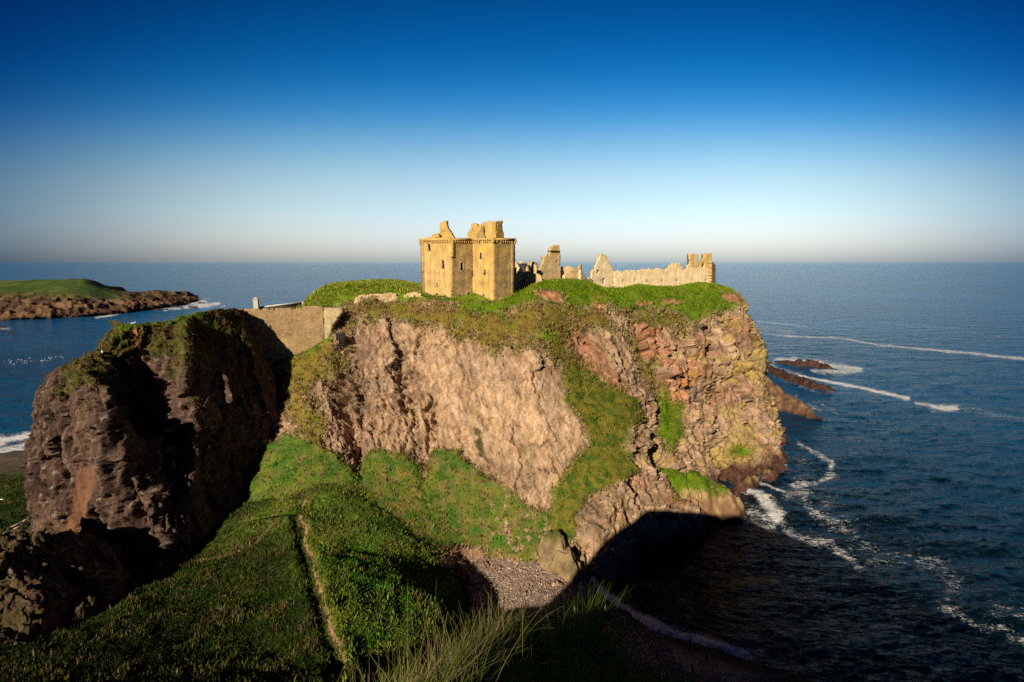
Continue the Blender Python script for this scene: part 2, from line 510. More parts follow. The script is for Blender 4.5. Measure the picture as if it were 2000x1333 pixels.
# ---- the headland that carries the castle ------------------------------------
# every column runs: back, plateau, turf edge, break, face x3, foot, slope, shore
main_cols = [
 [W(-80,205,-3), W(-72,150,20), W(-66,122,40), W(-65,116,40), W(-62,112,34), W(-60,108,26), W(-58,103,18), W(-56,98,13), W(-55,92,11), W(-54,84,9)],
 [W(-72,190,-3), W(-66,140,40), W(-64,122,46), (466,712,114), (466,760,111), (468,820,106), (465,880,101), (455,940,96), (450,1000,90), (450,1030,84)],
 [W(-65,195,-3), W(-60,145,45), W(-57,118,48), (535,697,113.2), (540,745,109.5), (545,800,104.5), (550,860,99.5), (556,920,94), (560,975,87.5), (565,1010,80)],
 [W(-55,200,-3), W(-50,150,46), W(-47.5,119,49.3), (600,672,114.5), (602,730,109), (605,790,104), (610,850,99), (612,915,93), (610,985,86.5), (620,1030,78)],
 [W(-47,205,-3), (606,595,132), (640,604,121), (648,648,114.5), (652,720,109), (652,800,104.3), (655,865,98.5), (662,935,91.5), (690,1010,84.5), (720,1060,78)],
 [W(-40,210,-3), (645,559,133), (690,592,119), (690,640,112), (690,720,107.5), (692,800,103.5), (702,880,98), (740,968,90.5), (800,1040,84), (830,1090,78)],
 [W(-32,215,-3), (700,551,136), (757,587,120), (757,650,111), (757,720,107.5), (765,800,103.5), (775,885,98), (820,975,91.5), (868,1068,85), (880,1120,79)],
 [W(-22,215,-3), (770,549,137), (835,590,117.5), (835,660,110), (838,740,106.5), (845,820,102.5), (852,895,97.5), (880,985,92), (905,1085,85.8), (920,1140,78)],
 [W(-10,215,-3), (850,560,140), (925,597,117), (920,655,110), (920,740,106), (925,830,101.5), (942,915,96.5), (950,1000,92), (960,1095,85.8), (965,1140,79)],
 [W(1,215,-3), W(2,145,52), (1000,581,121.5), (995,650,112), (987,740,106), (1000,830,101.5), (1010,930,95.5), (1005,1020,90), (1010,1098,85.5), (1010,1140,79)],
 [W(11,215,-3), W(12,148,52.3), (1060,553,127), (1060,615,116), (1050,700,108), (1070,800,103), (1085,890,98), (1075,1005,91.5), (1065,1110,85), (1065,1150,79)],
 [W(20,215,-3), W(21,150,52.3), (1145,553,132), (1130,620,121.5), (1108,700,113.5), (1150,790,107.5), (1155,900,100), (1115,1005,92), (1130,1120,85), (1135,1160,80)],
 [W(29,215,-3), W(29,152,52), (1205,573,134), (1200,640,126), (1215,755,119.5), (1262,845,112), (1240,920,103), (1210,1000,95.5), Zp(1200,1118,0.2), Zp(1200,1165,-5)],
 [W(40,218,-3), W(38,155,52.3), (1262,560,140), (1262,625,133), (1268,740,127), (1285,850,119), (1290,915,109), (1290,985,101), Zp(1300,1080,0.2), Zp(1290,1130,-5)],
 [W(50,220,-3), W(46,160,52.3), (1325,566,145), (1325,620,139), (1330,740,133.5), (1345,850,126), (1345,925,115), (1345,975,108.5), Zp(1365,1045,0.2), Zp(1350,1095,-5)],
 [W(60,220,-3), W(54,165,52.3), (1385,554,151), (1385,620,145), (1395,740,140), (1405,850,133), (1408,935,124), Zp(1412,966,0.2), Zp(1415,990,-3), Zp(1418,1040,-7)],
 [W(70,222,-3), W(60,170,52), (1425,566,155), (1430,620,150), (1440,740,145), (1452,850,138.5), (1458,920,131), Zp(1462,948,0.2), Zp(1466,965,-3), Zp(1470,1000,-7)],
 [W(80,222,-3), W(66,175,50), (1448,584,160), (1470,635,156), (1481,740,150), (1498,850,144), (1512,900,138), Zp(1519,918,0.2), Zp(1525,930,-3), Zp(1530,950,-7)],
 [W(90,222,-3), W(72,186,46), W(73,178,46), W(78,173,40), W(83,168,27), W(87,163,14), W(90,158,5), W(92,156,0), W(94,154,-3), W(96,150,-7)],
 [W(95,222,-3), W(80,200,40), W(82,190,36), W(86,186,30), W(90,182,20), W(93,178,10), W(95,175,3), W(97,173,0), W(99,172,-3), W(101,170,-7)],
]
U, Vs = 40, [10, 22, 34, 56, 62, 62, 58, 52, 40, 8]
G = loft(main_cols, [14, 20, 30] + [U] * (len(main_cols) - 5) + [26], Vs)
_c = np.cumsum([0] + Vs)
for _a, _b, _r in ((0, _c[1], G[:, _c[1], 2]), (_c[1], _c[2], np.maximum(G[:, _c[1], 2], G[:, _c[2], 2])), (_c[2], _c[3], G[:, _c[2], 2])):
    G[:, _a:_b, 2] = np.minimum(G[:, _a:_b, 2], _r[:, None])
G[..., 2] -= 2.6 * np.exp(-(((G[..., 0] + 21) / 10) ** 2 + ((G[..., 1] - 124.0) / 4.2) ** 2))
nrm = grid_normals(G)
if nrm[300, 200, 1] > 0: nrm = -nrm
px, py = proj(G)
warp = fbm(G, 0.35, 4, 3) * 34
warp2 = fbm(G + 50, 0.35, 4, 8) * 26
wx, wy = px + warp, py + warp2

grassA = [ # bright turf
 [(990,565),(1030,548),(1060,540),(1190,540),(1212,560),(1258,545),(1330,555),(1380,540),(1440,560),(1452,590),(1425,605),(1390,612),(1350,635),(1330,615),(1290,600),(1250,608),(1195,600),(1130,596),(1090,598),(1060,585),(1020,598),(960,612),(900,606),(880,596),(930,588),(980,584)],
 [(580,610),(610,545),(650,535),(830,530),(840,560),(835,590),(760,586),(690,592),(640,600)],
 [(540,700),(600,668),(650,645),(655,662),(600,690),(560,712)],
 [(1285,765),(1330,790),(1335,850),(1305,885),(1283,850)], [(1430,868),(1462,880),(1460,893),(1425,890)], [(1288,840),(1325,850),(1300,875)],
 [(1300,955),(1345,968),(1375,945),(1405,952),(1385,970),(1345,985),(1310,985)],
 [(1055,640),(1075,650),(1070,670),(1050,665)],
]
grassO = [ # olive, dry turf
 [(650,600),(760,588),(830,590),(930,600),(1010,600),(1060,590),(1100,600),(1180,600),(1195,640),(1150,645),(1085,640),(1010,690),(960,660),(900,650),(830,640),(760,622),(700,618),(660,640)],
 [(1060,640),(1105,640),(1118,700),(1150,740),(1110,735),(1075,700),(1040,680)],
 [(530,700),(650,655),(668,720),(600,760),(618,800),(640,880),(605,880),(570,800)],
 [(1195,600),(1250,605),(1330,612),(1350,640),(1300,640),(1250,625)],[(1215,640),(1235,650),(1290,760),(1300,830),(1280,790),(1235,700)],
 [(830,605),(950,600),(1010,640),(960,690),(900,655)],
]
gully = [(1092,700),(1125,715),(1180,757),(1262,818),(1225,838),(1215,880),(1245,915),(1215,935),(1150,965),(1120,1010),(1120,1050),(1080,1100),(1040,1085),(1075,1000),(1085,950),(1115,905),(1150,870),(1140,830),(1105,790)]
talus = [(600,860),(645,882),(700,918),(716,880),(790,884),(815,912),(826,935),(845,874),(892,880),(940,925),(985,950),(1035,990),(1075,1005),(1065,1100),(990,1090),(900,1085),(870,1120),(700,1150),(500,1150),(430,900),(560,850)]
mA = np.zeros(px.shape, np.float32)
for p in grassA: mA = np.maximum(mA, poly_mask(wx * .35 + px * .65, wy * .35 + py * .65, p, 7))
mO = np.zeros(px.shape, np.float32)
for p in grassO: mO = np.maximum(mO, poly_mask(wx, wy, p, 14))
mG = poly_mask(px + warp * .35, py + warp2 * .35, gully, 6)
mT = poly_mask(px + warp * .4, py + warp2 * .4, talus, 7)
plateau = np.zeros(px.shape, np.float32)
cum = np.cumsum([0] + Vs)
plateau[:, :cum[2] - 2] = 1
mA = np.maximum(mA, plateau)
patch = sstep(-0.28, 0.05, fbm(G, 0.22, 5, 21))                      # bare soil showing through dry turf
grass = np.clip(np.maximum.reduce([mA, mO * np.where(py < 640, .62 + .38 * patch, .45 + .55 * patch), mG, mT]), 0, 1)
rock = 1 - grass

# rock relief
tilt = np.stack([G[..., 0] + 0.22 * G[..., 2], G[..., 1] * 0.6, G[..., 2] * 0.16 - G[..., 0] * 0.03], -1)
strata = fbm(tilt, 0.42, 5, 31, ridged=True)
big = fbm(G, 0.075, 3, 41)
med = fbm(G * np.array([1, 1, .7]), 0.28, 5, 45, ridged=True)
small = fbm(G, 1.1, 4, 51)
east = sstep(1120, 1330, px)
ribs = 1 - sstep(700, 900, px)
fw_ = G + np.stack([fbm(G, .3, 4, 171), fbm(G, .3, 4, 173), fbm(G, .3, 4, 175)], -1) * 2.2
fq = np.stack([fw_[..., 0] + .30 * fw_[..., 2], fw_[..., 1], fw_[..., 2] * .42 - .12 * fw_[..., 0]], -1)
fc1, fc2, fc3 = facets(fq * .13, 11), facets(fq * .36, 12), facets(fq * 1.0, 13)
disp = rock * (1.5 * big + (0.35 + 0.5 * ribs + 0.25 * east) * (strata - 0.35) * 0.8 + (0.25 + 0.15 * east + .25 * ribs) * (med - 0.3) + 0.26 * small)
disp += rock * ((.5 + .6 * ribs + 1.3 * east) * 1.9 * fc1 + (.45 + .5 * ribs + .75 * east) * .95 * fc2 + (.7 + .4 * ribs + .3 * east) * .36 * fc3)
cr1 = fbm(G * np.array([1, .7, .45]) + 7, 0.9, 3, 55, ridged=True)
cr2 = fbm(tilt * 1.0 + 3, 1.1, 3, 58, ridged=True)
disp -= rock * (0.55 * sstep(.62, .95, cr1) + 0.5 * (.4 + ribs) * sstep(.6, .95, cr2))
bw = G + np.stack([fbm(G, .5, 3, 151), fbm(G, .5, 3, 153), fbm(G, .5, 3, 155)], -1) * 1.6
bq = np.stack([bw[..., 0] + .22 * bw[..., 2], bw[..., 1] * .8, bw[..., 2] * .45], -1)
c1, e1 = worley(bq * .20, 1)
c2, e2 = worley(bq * .85 + 5, 2)
amt = (.55 + .5 * east + .35 * ribs) * (1 - .5 * poly_mask(px, py, [(900,690),(1060,700),(1135,790),(1150,860),(1060,950),(980,950),(930,880),(860,780)], 40))
disp += rock * amt * (0.5 * (c1 - .5) + .28 * (c2 - .5) - .30 * np.exp(-(e1 / .05) ** 2) - .14 * np.exp(-(e2 / .10) ** 2))
disp += grass * (0.7 * big + 0.28 * fbm(G, 0.5, 4, 61) + 0.10 * small + .45 * np.clip(mO + mG + mT, 0, 1))
slab = poly_mask(px, py, [(900,690),(1060,700),(1135,790),(1150,860),(1060,950),(980,950),(930,880),(860,780)], 40)
disp = disp * (1 - 0.30 * slab)
# joints, gullies and chimneys traced on the face: (points with half width px), depth m
cracks = [
 ([(655,700,8),(668,740,12),(678,800,14),(692,850,15),(706,890,17),(700,925,10)], 4.2),
 ([(670,612,7),(667,645,13),(665,678,14),(660,700,9)], 4.5),
 ([(776,715,4),(782,745,6),(800,770,9),(790,800,5)], 2.2),
 ([(836,770,3),(843,815,8),(846,850,9),(820,900,6)], 2.4),
 ([(734,705,3),(745,760,4),(760,800,3)], 1.2), ([(705,720,3),(712,780,4),(722,830,3)], 1.0), ([(808,800,3),(816,860,6),(824,940,7),(830,990,3)], 1.6),
 ([(690,700,3),(700,760,4),(715,840,3)], 0.9),
 ([(800,735,3),(808,745,4),(806,752,3)], 1.0), ([(1135,660,3),(1128,720,5),(1140,760,3)], 1.6), ([(1075,640,3),(1082,668,4)], 1.0),
 ([(1228,640,5),(1245,700,7),(1268,750,8),(1281,800,7),(1280,860,6),(1285,930,5)], 2.0),
 ([(1385,650,3),(1392,720,4),(1395,790,5),(1400,850,6),(1412,900,8),(1425,950,9)], 2.4),
 ([(1375,770,4),(1400,752,5),(1455,725,4)], 1.6), ([(1240,800,3),(1262,830,4),(1272,812,4)], 1.5),
 ([(1262,645,6),(1275,680,10),(1292,700,8)], 2.0), ([(1420,620,3),(1426,700,5),(1424,735,4)], 1.2), ([(1460,860,3),(1475,910,4),(1480,940,4)], 1.2),
 ([(900,840,6),(905,870,7),(915,905,5)], 0.9), ([(1110,1045,4),(1140,1070,5),(1150,1110,5)], 1.3),
 ([(940,640,2),(900,665,3),(860,690,2)], 0.5), ([(1000,735,2),(960,755,3),(920,770,2)], 0.5), ([(790,700,2),(850,680,3),(900,655,2)], 0.6),
 ([(1345,690,3),(1340,740,5),(1352,800,4)], 1.2), ([(1175,660,3),(1190,720,4),(1215,790,3)], 0.9),
]
gaps = np.zeros(px.shape)
cwx, cwy = px + fbm(G, 0.5, 4, 71) * 26, py + fbm(G, 0.5, 4, 76) * 18
for pts, dep in cracks:
    d = line_dist(cwx, cwy, pts)
    gaps = np.maximum(gaps, dep * np.exp(-d ** 2))
disp -= gaps * (0.35 + 0.65 * rock)
# buttresses that stand proud
bulges = [([(745,700,30),(760,830,34)], 1.6), ([(680,740,10),(690,830,13)], 1.0), ([(632,760,15),(668,870,22)], 2.4), ([(1180,680,34),(1230,780,40)], 3.0), ([(1330,680,30),(1340,740,36)], 2.0),
          ([(1450,640,20),(1470,800,26),(1490,880,22)], 1.8), ([(1400,700,18),(1390,750,16)], 1.6), ([(1240,880,14),(1268,870,16)], 2.0), ([(1200,960,45),(1150,1040,34)], 2.2), ([(1255,930,26),(1280,1000,30)], 1.5)]
for pts, dep in bulges:
    d = line_dist(px, py, pts)
    disp += dep * np.exp(-d ** 2)
behind = poly_mask(px, py, [(420,585),(655,585),(650,640),(640,660),(600,684),(535,708),(420,770)], 12)
disp = disp * (1 - .92 * behind) - 1.0 * behind
fade = np.ones(px.shape)
fade[:, :cum[2]] *= 0.25
H = G + nrm * (disp * fade)[..., None]
MAIN = H.copy()
MAIN_N = grid_normals(H)
if MAIN_N[300, 200, 1] > 0: MAIN_N = -MAIN_N

# colour of the ground itself
f1, f2, f3 = fbm(G, 0.12, 5, 81), fbm(G, 0.6, 5, 85), fbm(G, 1.6, 3, 88)
PINK = np.array([0.385, 0.235, 0.140])
base_c = mix(PALE, PINK, np.clip(.25 + .75 * ribs + .5 * east, 0, 1))
col = mix(base_c, BROWN, sstep(-0.25, 0.35, f1 + 0.25 * f2) * (0.30 + 0.5 * east + .30 * ribs))
col = mix(col, RED * 1.2, sstep(.1, .35, fbm(G, .16, 4, 93)) * .55 * (.35 + .65 * east))
col = col * (1 + .22 * np.clip(fc1 * 1.2, -.6, .6) + .2 * np.clip(fc2 * 1.4, -.6, .6))[..., None]
col = mix(col, GREY, sstep(0.08, 0.4, f2) * 0.6)
col = mix(col, np.array([0.40, 0.31, 0.21]), sstep(0.15, 0.35, fbm(G, 0.9, 4, 91)) * (0.25 + 0.45 * east))
col = mix(col, np.array([0.46, 0.305, 0.175]), slab * sstep(-0.2, 0.3, fbm(G * np.array([1, 1, .25]), 0.5, 4, 95)) * 0.7)
for p, s in [([(1250,632),(1290,642),(1296,715),(1262,700)], .85), ([(1292,700),(1320,705),(1330,745),(1290,780)], .6), ([(1095,645),(1130,640),(1165,700),(1200,760),(1240,800),(1200,790),(1130,720)], .65),
             ([(1100,655),(1120,700),(1110,710)], .6), ([(1415,625),(1455,628),(1462,660),(1430,655)], .6), ([(1060,620),(1100,625),(1095,650),(1065,640)], .7),
             ([(1385,760),(1440,740),(1430,800),(1395,790)], .4), ([(1350,690),(1390,700),(1395,740),(1345,745)], .35)]:
    col = mix(col, RED * 1.15, poly_mask(wx, wy, p, 10) * s)
for p in [[(1040,575),(1062,566),(1095,572),(1102,592),(1070,588)], [(1410,570),(1440,575),(1446,592),(1420,590)], [(1240,592),(1275,590),(1272,598),(1245,600)], [(1290,583),(1330,588),(1325,596),(1295,592)], [(1300,780),(1340,700),(1360,735),(1320,790)], [(1155,592),(1190,594),(1180,602),(1155,600)]]:
    mm = poly_mask(px + warp * .2, py + warp2 * .2, p, 4)
    grass *= 1 - mm
    col = mix(col, ORANGE, mm * .9)
drip = fbm(np.stack([G[..., 0] + .25 * G[..., 2], G[..., 1], G[..., 2] * .05], -1), .9, 4, 176)
col = col * (1 - .35 * sstep(.08, .3, drip))[..., None]
col = mix(col, np.array([.60, .45, .31]), sstep(.1, .32, -drip) * .35)
col = col * (1 - .30 * sstep(.05, .35, fbm(G, .09, 4, 178)))[..., None]
col = mix(col, LICH, sstep(0.05, 0.3, fbm(G, 0.25, 5, 101)) * (.25 + .75 * east) * 0.6)
col = col * (1 + .28 * (c1 - .5) + .30 * (c2 - .5))[..., None]
spk = sstep(.22, .45, fbm(G, 2.3, 2, 161))
col = mix(col, np.array([.62, .50, .38]), spk * .55 * (.4 + .6 * sstep(-.1, .3, f1)))
col = mix(col, col * .45, sstep(.25, .5, fbm(G + 9, 1.9, 3, 165)) * .7)
for p in [[(1420,700),(1455,690),(1460,740),(1430,740)], [(1410,850),(1470,830),(1470,900),(1430,930),(1405,900)], [(1390,880),(1420,940),(1400,900)], [(1470,600),(1482,640),(1485,760),(1500,820),(1478,780),(1465,700)]]:
    col = mix(col, LICH, poly_mask(wx, wy, p, 16) * .55)
col = mix(col, np.array([0.05, 0.045, 0.015]), poly_mask(px + warp * .1, py, [(922,836),(940,840),(944,880),(960,912),(955,918),(932,890)], 3) * .85 * sstep(-.1, .2, f2 + .15))
tide = 1 - sstep(1.2, 4.5, H[..., 2] + 2.0 * f1 + f2)
col = mix(col, WET * 1.6, tide * sstep(1150, 1250, px))
gcol = mix(GBRIGHT, GYEL, sstep(0.0, 0.35, fbm(G, 0.3, 5, 111)) * .7)
gcol = mix(gcol, GDARK, sstep(0.02, 0.35, fbm(G, 0.45, 5, 115)) * .6)
olive = mix(GOLIVE, GBRIGHT * .9, sstep(0.05, 0.3, fbm(G, 0.3, 5, 121)) * .7)
olive = mix(olive, np.array([0.14, 0.075, 0.03]), sstep(0.0, 0.3, fbm(G, 0.5, 5, 125)) * .6)
isO = np.clip(mO - mA, 0, 1)
gcol = mix(gcol, olive, isO)
tal = mix(GDARK * 1.6, np.array([.13, .15, .02]), sstep(-.2, .3, fbm(G, 0.25, 5, 131)))
tal = mix(tal, np.array([.21, .16, .04]), sstep(-.08, .3, fbm(G, 0.4, 5, 135)) * .8 * sstep(640, 760, px))
tal = mix(tal, np.array([.17, .11, .05]), sstep(.05, .3, fbm(G, 0.8, 5, 138)) * .6)
gcol = mix(gcol, tal, mT * (1 - mA))
gcol = mix(gcol, mix(np.array([0.17, 0.145, 0.02]), np.array([0.06, 0.10, 0.01]), sstep(-.15, .25, f2)), mG * (1 - mA))
bare = sstep(0.1, 0.3, fbm(G, 0.55, 4, 141)) * mT * sstep(900, 1000, px) * .8
dirt = poly_mask(wx, wy, [(860,1075),(905,1068),(990,1095),(1000,1140),(880,1140)], 8)
grass = grass * (1 - bare) * (1 - dirt)
col = mix(col, gcol, grass)
col = mix(col, np.array([0.26, 0.15, 0.09]), dirt)
shp = H.shape
land = raw_mesh("headland", H, grid_faces(shp[0], shp[1]), M_cliff, attrs={"Col": ('FLOAT_COLOR', np.clip(col, 0.004, 1)), "grass": ('FLOAT', grass)})
tag(land, kind="structure")
MAIN_G, MAIN_C, MAIN_PX = grass, col, (px, py)

# ---- the sea stack on the left -------------------------------------------------
stack_cols = [
 [W(-66,104,46), W(-80,106,38), W(-84,106,30), W(-88,105,21), W(-91,104,13), W(-94,103,6), W(-97,102,2), W(-98,101,-3)],
 [(238,634,93), (186,706,87), (118,738,84.5), (72,795,83), (60,880,82), (57,960,81), (60,1045,79.5), (60,1100,76)],
 [(250,632,90.5), (205,680,86), (152,714,80), (140,790,77.5), (145,890,76.3), (155,975,75.3), (170,1060,74), (170,1110,71)],
 [(268,630,90.5), (228,690,86), (188,720,80), (212,800,76.2), (240,895,75.0), (275,985,74.4), (300,1070,73.4), (300,1120,70)],
 [(300,627,91.5), (270,700,88.5), (250,775,87), (268,845,84.5), (300,925,80.5), (318,1010,77), (325,1085,75), (325,1130,71)],
 [(335,621,92.5), (322,690,89), (325,775,87.5), (335,850,85.5), (348,930,81.5), (345,1010,77.6), (345,1088,75.4), (345,1130,72)],
 [(362,616,94.5), (366,690,90), (375,780,87.6), (382,860,85.5), (380,940,83), (370,1020,78.6), (368,1085,76.2), (372,1120,73)],
 [(400,609,98.5), (425,690,96), (440,780,94), (446,870,92.5), (436,955,90), (415,1025,83), (405,1072,80.5), (405,1100,77)],
 [(450,603,105), (480,665,103), (510,760,101.5), (522,850,100), (512,925,97.5), (485,995,90), (450,1040,86), (445,1070,82)],
 [(468,607,110), (515,690,112), (555,770,111), (572,850,108), (565,920,104), (525,985,96), (480,1025,89), (470,1060,84)],
 [W(-66,122,46), W(-64,122,40), W(-62,120,30), W(-60,117,22), W(-58,112,14), W(-57,106,9), W(-56,100,4), W(-56,98,0)],
]
def rock_loft(cols, usub, vsub, ampx=1.0, seed=0, flipref=(0.5, 0.5)):
    G = loft(cols, usub, vsub)
    n = grid_normals(G)
    i, j = int(G.shape[0] * flipref[0]), int(G.shape[1] * flipref[1])
    if n[i, j] @ (G[i, j] - CAM) > 0: n = -n
    b = fbm(G, 0.09, 3, 200 + seed); st = fbm(np.stack([G[..., 0] + .2 * G[..., 2], G[..., 1] * .8, G[..., 2] * .25], -1), .4, 5, 210 + seed, ridged=True)
    me = fbm(G, .3, 5, 220 + seed, ridged=True); sm = fbm(G, 1.0, 4, 230 + seed); kn = np.abs(fbm(G, 0.8, 3, 240 + seed))
    fq_ = np.stack([G[..., 0] + .2 * G[..., 2], G[..., 1], G[..., 2] * .5], -1) + np.stack([fbm(G, .3, 4, 245 + seed), fbm(G, .3, 4, 247 + seed), fbm(G, .3, 4, 249 + seed)], -1) * 1.5
    d = (1.5 * b + .4 * (st - .3) + .5 * (me - .35) + .28 * sm + .3 * kn + 2.0 * facets(fq_ * .16, 21) + .9 * facets(fq_ * .42, 22) + .38 * facets(fq_ * 1.1, 23)) * ampx
    return G, n, d


G, n, d = rock_loft(stack_cols, [20, 96, 60, 44, 36, 36, 36, 36, 30, 14], [44, 60, 64, 66, 62, 56, 12], 1.0, 1, (.45, .5))
px, py = proj(G)
n = n + np.array([.25, -1.3, 0]) * (1 - sstep(60, 240, px))[..., None]
n /= np.linalg.norm(n, axis=-1, keepdims=True)
d *= (1 - .6 * sstep(345, 400, px)) * (.8 + .2 * sstep(70, 130, px))
for pts, dep in [([(165,915,14),(160,980,14),(150,1040,16)], 2.2), ([(205,760,8),(212,850,10),(225,950,8)], -1.6), ([(360,640,10),(362,760,10)], -1.4), ([(268,850,12),(300,960,12),(330,1070,12)], -1.8), ([(225,700,8),(262,690,10),(285,760,9)], 2.0),
                 ([(120,900,8),(130,960,9)], 1.4), ([(90,850,4),(105,900,5)], 1.2), ([(425,735,4),(434,760,5),(440,785,4)], -2.0), ([(255,930,9),(270,1010,9)], 1.6)]:
    d -= dep * np.exp(-line_dist(px, py, pts) ** 2)
smooth_red = poly_mask(px, py, [(150,918),(186,912),(186,950),(172,1000),(160,1045),(120,1048),(140,1000)], 5)
d = d * (1 - .7 * smooth_red)
_c1, _e1 = worley(G * np.array([.35, .35, .3]), 3)
_c2, _e2 = worley(G * 1.0, 4)
d += (1 - .5 * sstep(345, 400, px)) * (1 - .8 * smooth_red) * (.5 * (_c1 - .5) + .2 * (_c2 - .5))
H = G + n * d[..., None]
f1, f2 = fbm(G, .12, 5, 250), fbm(G, .6, 5, 255)
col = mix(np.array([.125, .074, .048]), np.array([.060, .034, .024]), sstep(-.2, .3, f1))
col = mix(col, np.array([.30, .24, .19]), sstep(.14, .4, fbm(G, 1.3, 4, 260)) * .6)
sc1, se1 = worley(G * np.array([.35, .35, .3]), 3)
sc2, se2 = worley(G * 1.0, 4)
col = col * (1 + .35 * (sc1 - .5) + .5 * (sc2 - .5))[..., None]
vis_up = np.clip(n[..., 2], 0, 1)
gm = np.clip(sstep(.0, .3, fbm(G, .25, 5, 265) + .45 * sstep(28, 50, G[..., 2]) + .6 * vis_up - .25), 0, 1)
gm *= 1 - sstep(700, 860, py) * .9
rm = poly_mask(px + warp.mean(), py, [(250,638),(280,640),(280,655),(260,655)], 4) + poly_mask(px, py, [(262,660),(282,660),(285,730),(268,715)], 5)
gm *= 1 - np.clip(rm + smooth_red, 0, 1)
col = mix(col, ORANGE * .8, np.clip(rm, 0, 1) * .8)
col = mix(col, np.array([.17, .082, .044]), smooth_red)
sg = mix(np.array([.12, .085, .028]), np.array([.085, .10, .015]), sstep(-.1, .25, fbm(G, .4, 4, 270)))
sg = mix(sg, GBRIGHT * .9, poly_mask(px, py, [(230,640),(290,622),(400,600),(400,616),(330,628),(270,634),(240,650)], 5))
sg = mix(sg, np.array([.06, .032, .02]), sstep(0, .25, fbm(G, .8, 4, 275)) * .5)
col = mix(col, sg, gm)
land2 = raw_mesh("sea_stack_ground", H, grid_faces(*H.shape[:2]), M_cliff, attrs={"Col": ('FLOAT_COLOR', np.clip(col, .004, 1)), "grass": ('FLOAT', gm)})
land2.name = "rock_stack"
tag(land2, kind="structure")
STACK, STACK_G, STACK_C = H, gm, col

# ---- near crag at the lower left ------------------------------------------------
crag_cols = [
 [W(-78,64,24), W(-80,60,20), W(-80,58,16), W(-79,56,12), W(-78,54,8)],
 [(-60,1030,62), (-60,1090,57), (-60,1150,54), (-60,1220,52), (-60,1270,50)],
 [(10,1038,62), (10,1085,57.5), (10,1150,54.5), (10,1215,52.5), (10,1260,50)],
 [(70,1040,63), (75,1090,59), (78,1150,56), (82,1205,54.5), (85,1240,52)],
 [(120,1042,65.5), (150,1095,62.5), (155,1145,60), (150,1185,58.5), (150,1215,56)],
 [(150,1045,68), (200,1085,67), (215,1120,65), (220,1150,63), (220,1180,60)],
 [W(-66,74,15), W(-64,72,13), W(-62,70,12), W(-60,68,10), W(-58,66,8)],
]
G, n, d = rock_loft(crag_cols, [20, 40, 40, 36, 30, 20], [44, 44, 44, 14], .7, 5, (.4, .5))
H = G + n * d[..., None]
px, py = proj(G)
f1 = fbm(G, .3, 5, 280)
col = mix(np.array([.10, .055, .036]), np.array([.28, .22, .18]), sstep(.1, .35, fbm(G, 1.2, 4, 282)) * .7)
gm = sstep(0, .3, f1 + .3 * n[..., 2]) * .6
col = mix(col, np.array([.07, .06, .015]), gm)
cr = raw_mesh("crag", H, grid_faces(*H.shape[:2]), M_cliff, attrs={"Col": ('FLOAT_COLOR', np.clip(col, .004, 1)), "grass": ('FLOAT', gm)})
tag(cr, kind="structure")

# ---- green slope between the viewpoint and the stack -----------------------------
def rbf(P, Z, X, Y, smooth=0.02):
    P = np.asarray(P, float); Z = np.asarray(Z, float)
    def k(r2): return np.where(r2 > 0, r2 * np.log(r2 + 1e-12) * .5, 0)
    n = len(P)
    D = ((P[:, None] - P[None]) ** 2).sum(-1)
    A = np.zeros((n + 3, n + 3)); A[:n, :n] = k(D) + np.eye(n) * smooth; A[:n, n] = 1; A[:n, n + 1:] = P; A[n, :n] = 1; A[n + 1:, :n] = P.T
    s = np.linalg.solve(A, np.concatenate([Z, [0, 0, 0]]))
    r = s[n] + s[n + 1] * X + s[n + 2] * Y
    for i in range(n):
        r = r + s[i] * k((X - P[i, 0]) ** 2 + (Y - P[i, 1]) ** 2)
    return r


slope_pts = [(590,966,88),(615,1100,67),(640,1200,54.5),(672,1333,42.5),(565,1010,82),(520,1010,83.5),(480,1010,84.5),(370,1085,77),(260,1108,71),(170,1165,63),(80,1215,57),(500,1100,70.5),(300,1200,58),(480,1200,58.5),
             (100,1250,52),(0,1333,44),(300,1333,44),(500,1333,44.5),(560,1140,66),(590,1250,52.5),(700,1080,74),(760,1100,71),(820,1120,73),(880,1135,75.5),(760,1200,57.5),(850,1190,62),(800,1290,50.5),(720,1240,53),(740,1020,82),(650,950,89),(800,1060,80),
             (0,1005,96),(30,1030,92),(0,935,122),(560,960,90),(240,1060,80),(60,1050,84)]
sw = [at(a, b, Y=c) for a, b, c in slope_pts]
sw += [np.array(v, float) for v in [(-40,25,27),(-20,24,28),(-8,26,26),(-60,28,24),(-80,35,20),(-60,16,30),(-40,16,32),(-20,16,33),(0,16,33),(-95,20,22),(10,20,10),(-100,50,18),(-4,34,22),(-3,44,14),(-1,54,8),(-3,62,4.5),(-5,70,3),(-6,76,1.5),(3,70,-2),(5,50,-2),(8,30,2),
                                 (-130,60,14),(-135,90,7),(-145,115,3),(-155,140,1.0),(-150,150,0.2),(-170,160,-3),(-120,150,-2),(-100,140,-1),(-90,125,2),(-110,110,5),(-72,118,4),(-60,120,2),(-20,100,6),(-35,100,8),(0,95,-3),(-10,90,-1)]]
sw = np.array(sw)
xs = np.concatenate([np.linspace(-190, -72, 200)[:-1], np.linspace(-72, 12, 560)])
ys = np.concatenate([np.linspace(16, 92, 560)[:-1], np.linspace(92, 175, 130)])
X, Y = np.meshgrid(xs, ys, indexing='ij')
Z = rbf(sw[:, :2], sw[:, 2], X, Y)
P = np.stack([X, Y, Z], -1)
px, py = proj(P)
ridge_line = [(594,975,1.5),(590,1005,6),(598,1060,9),(612,1100,9),(625,1160,9),(640,1200,9),(655,1260,9),(668,1300,10),(672,1345,10)]
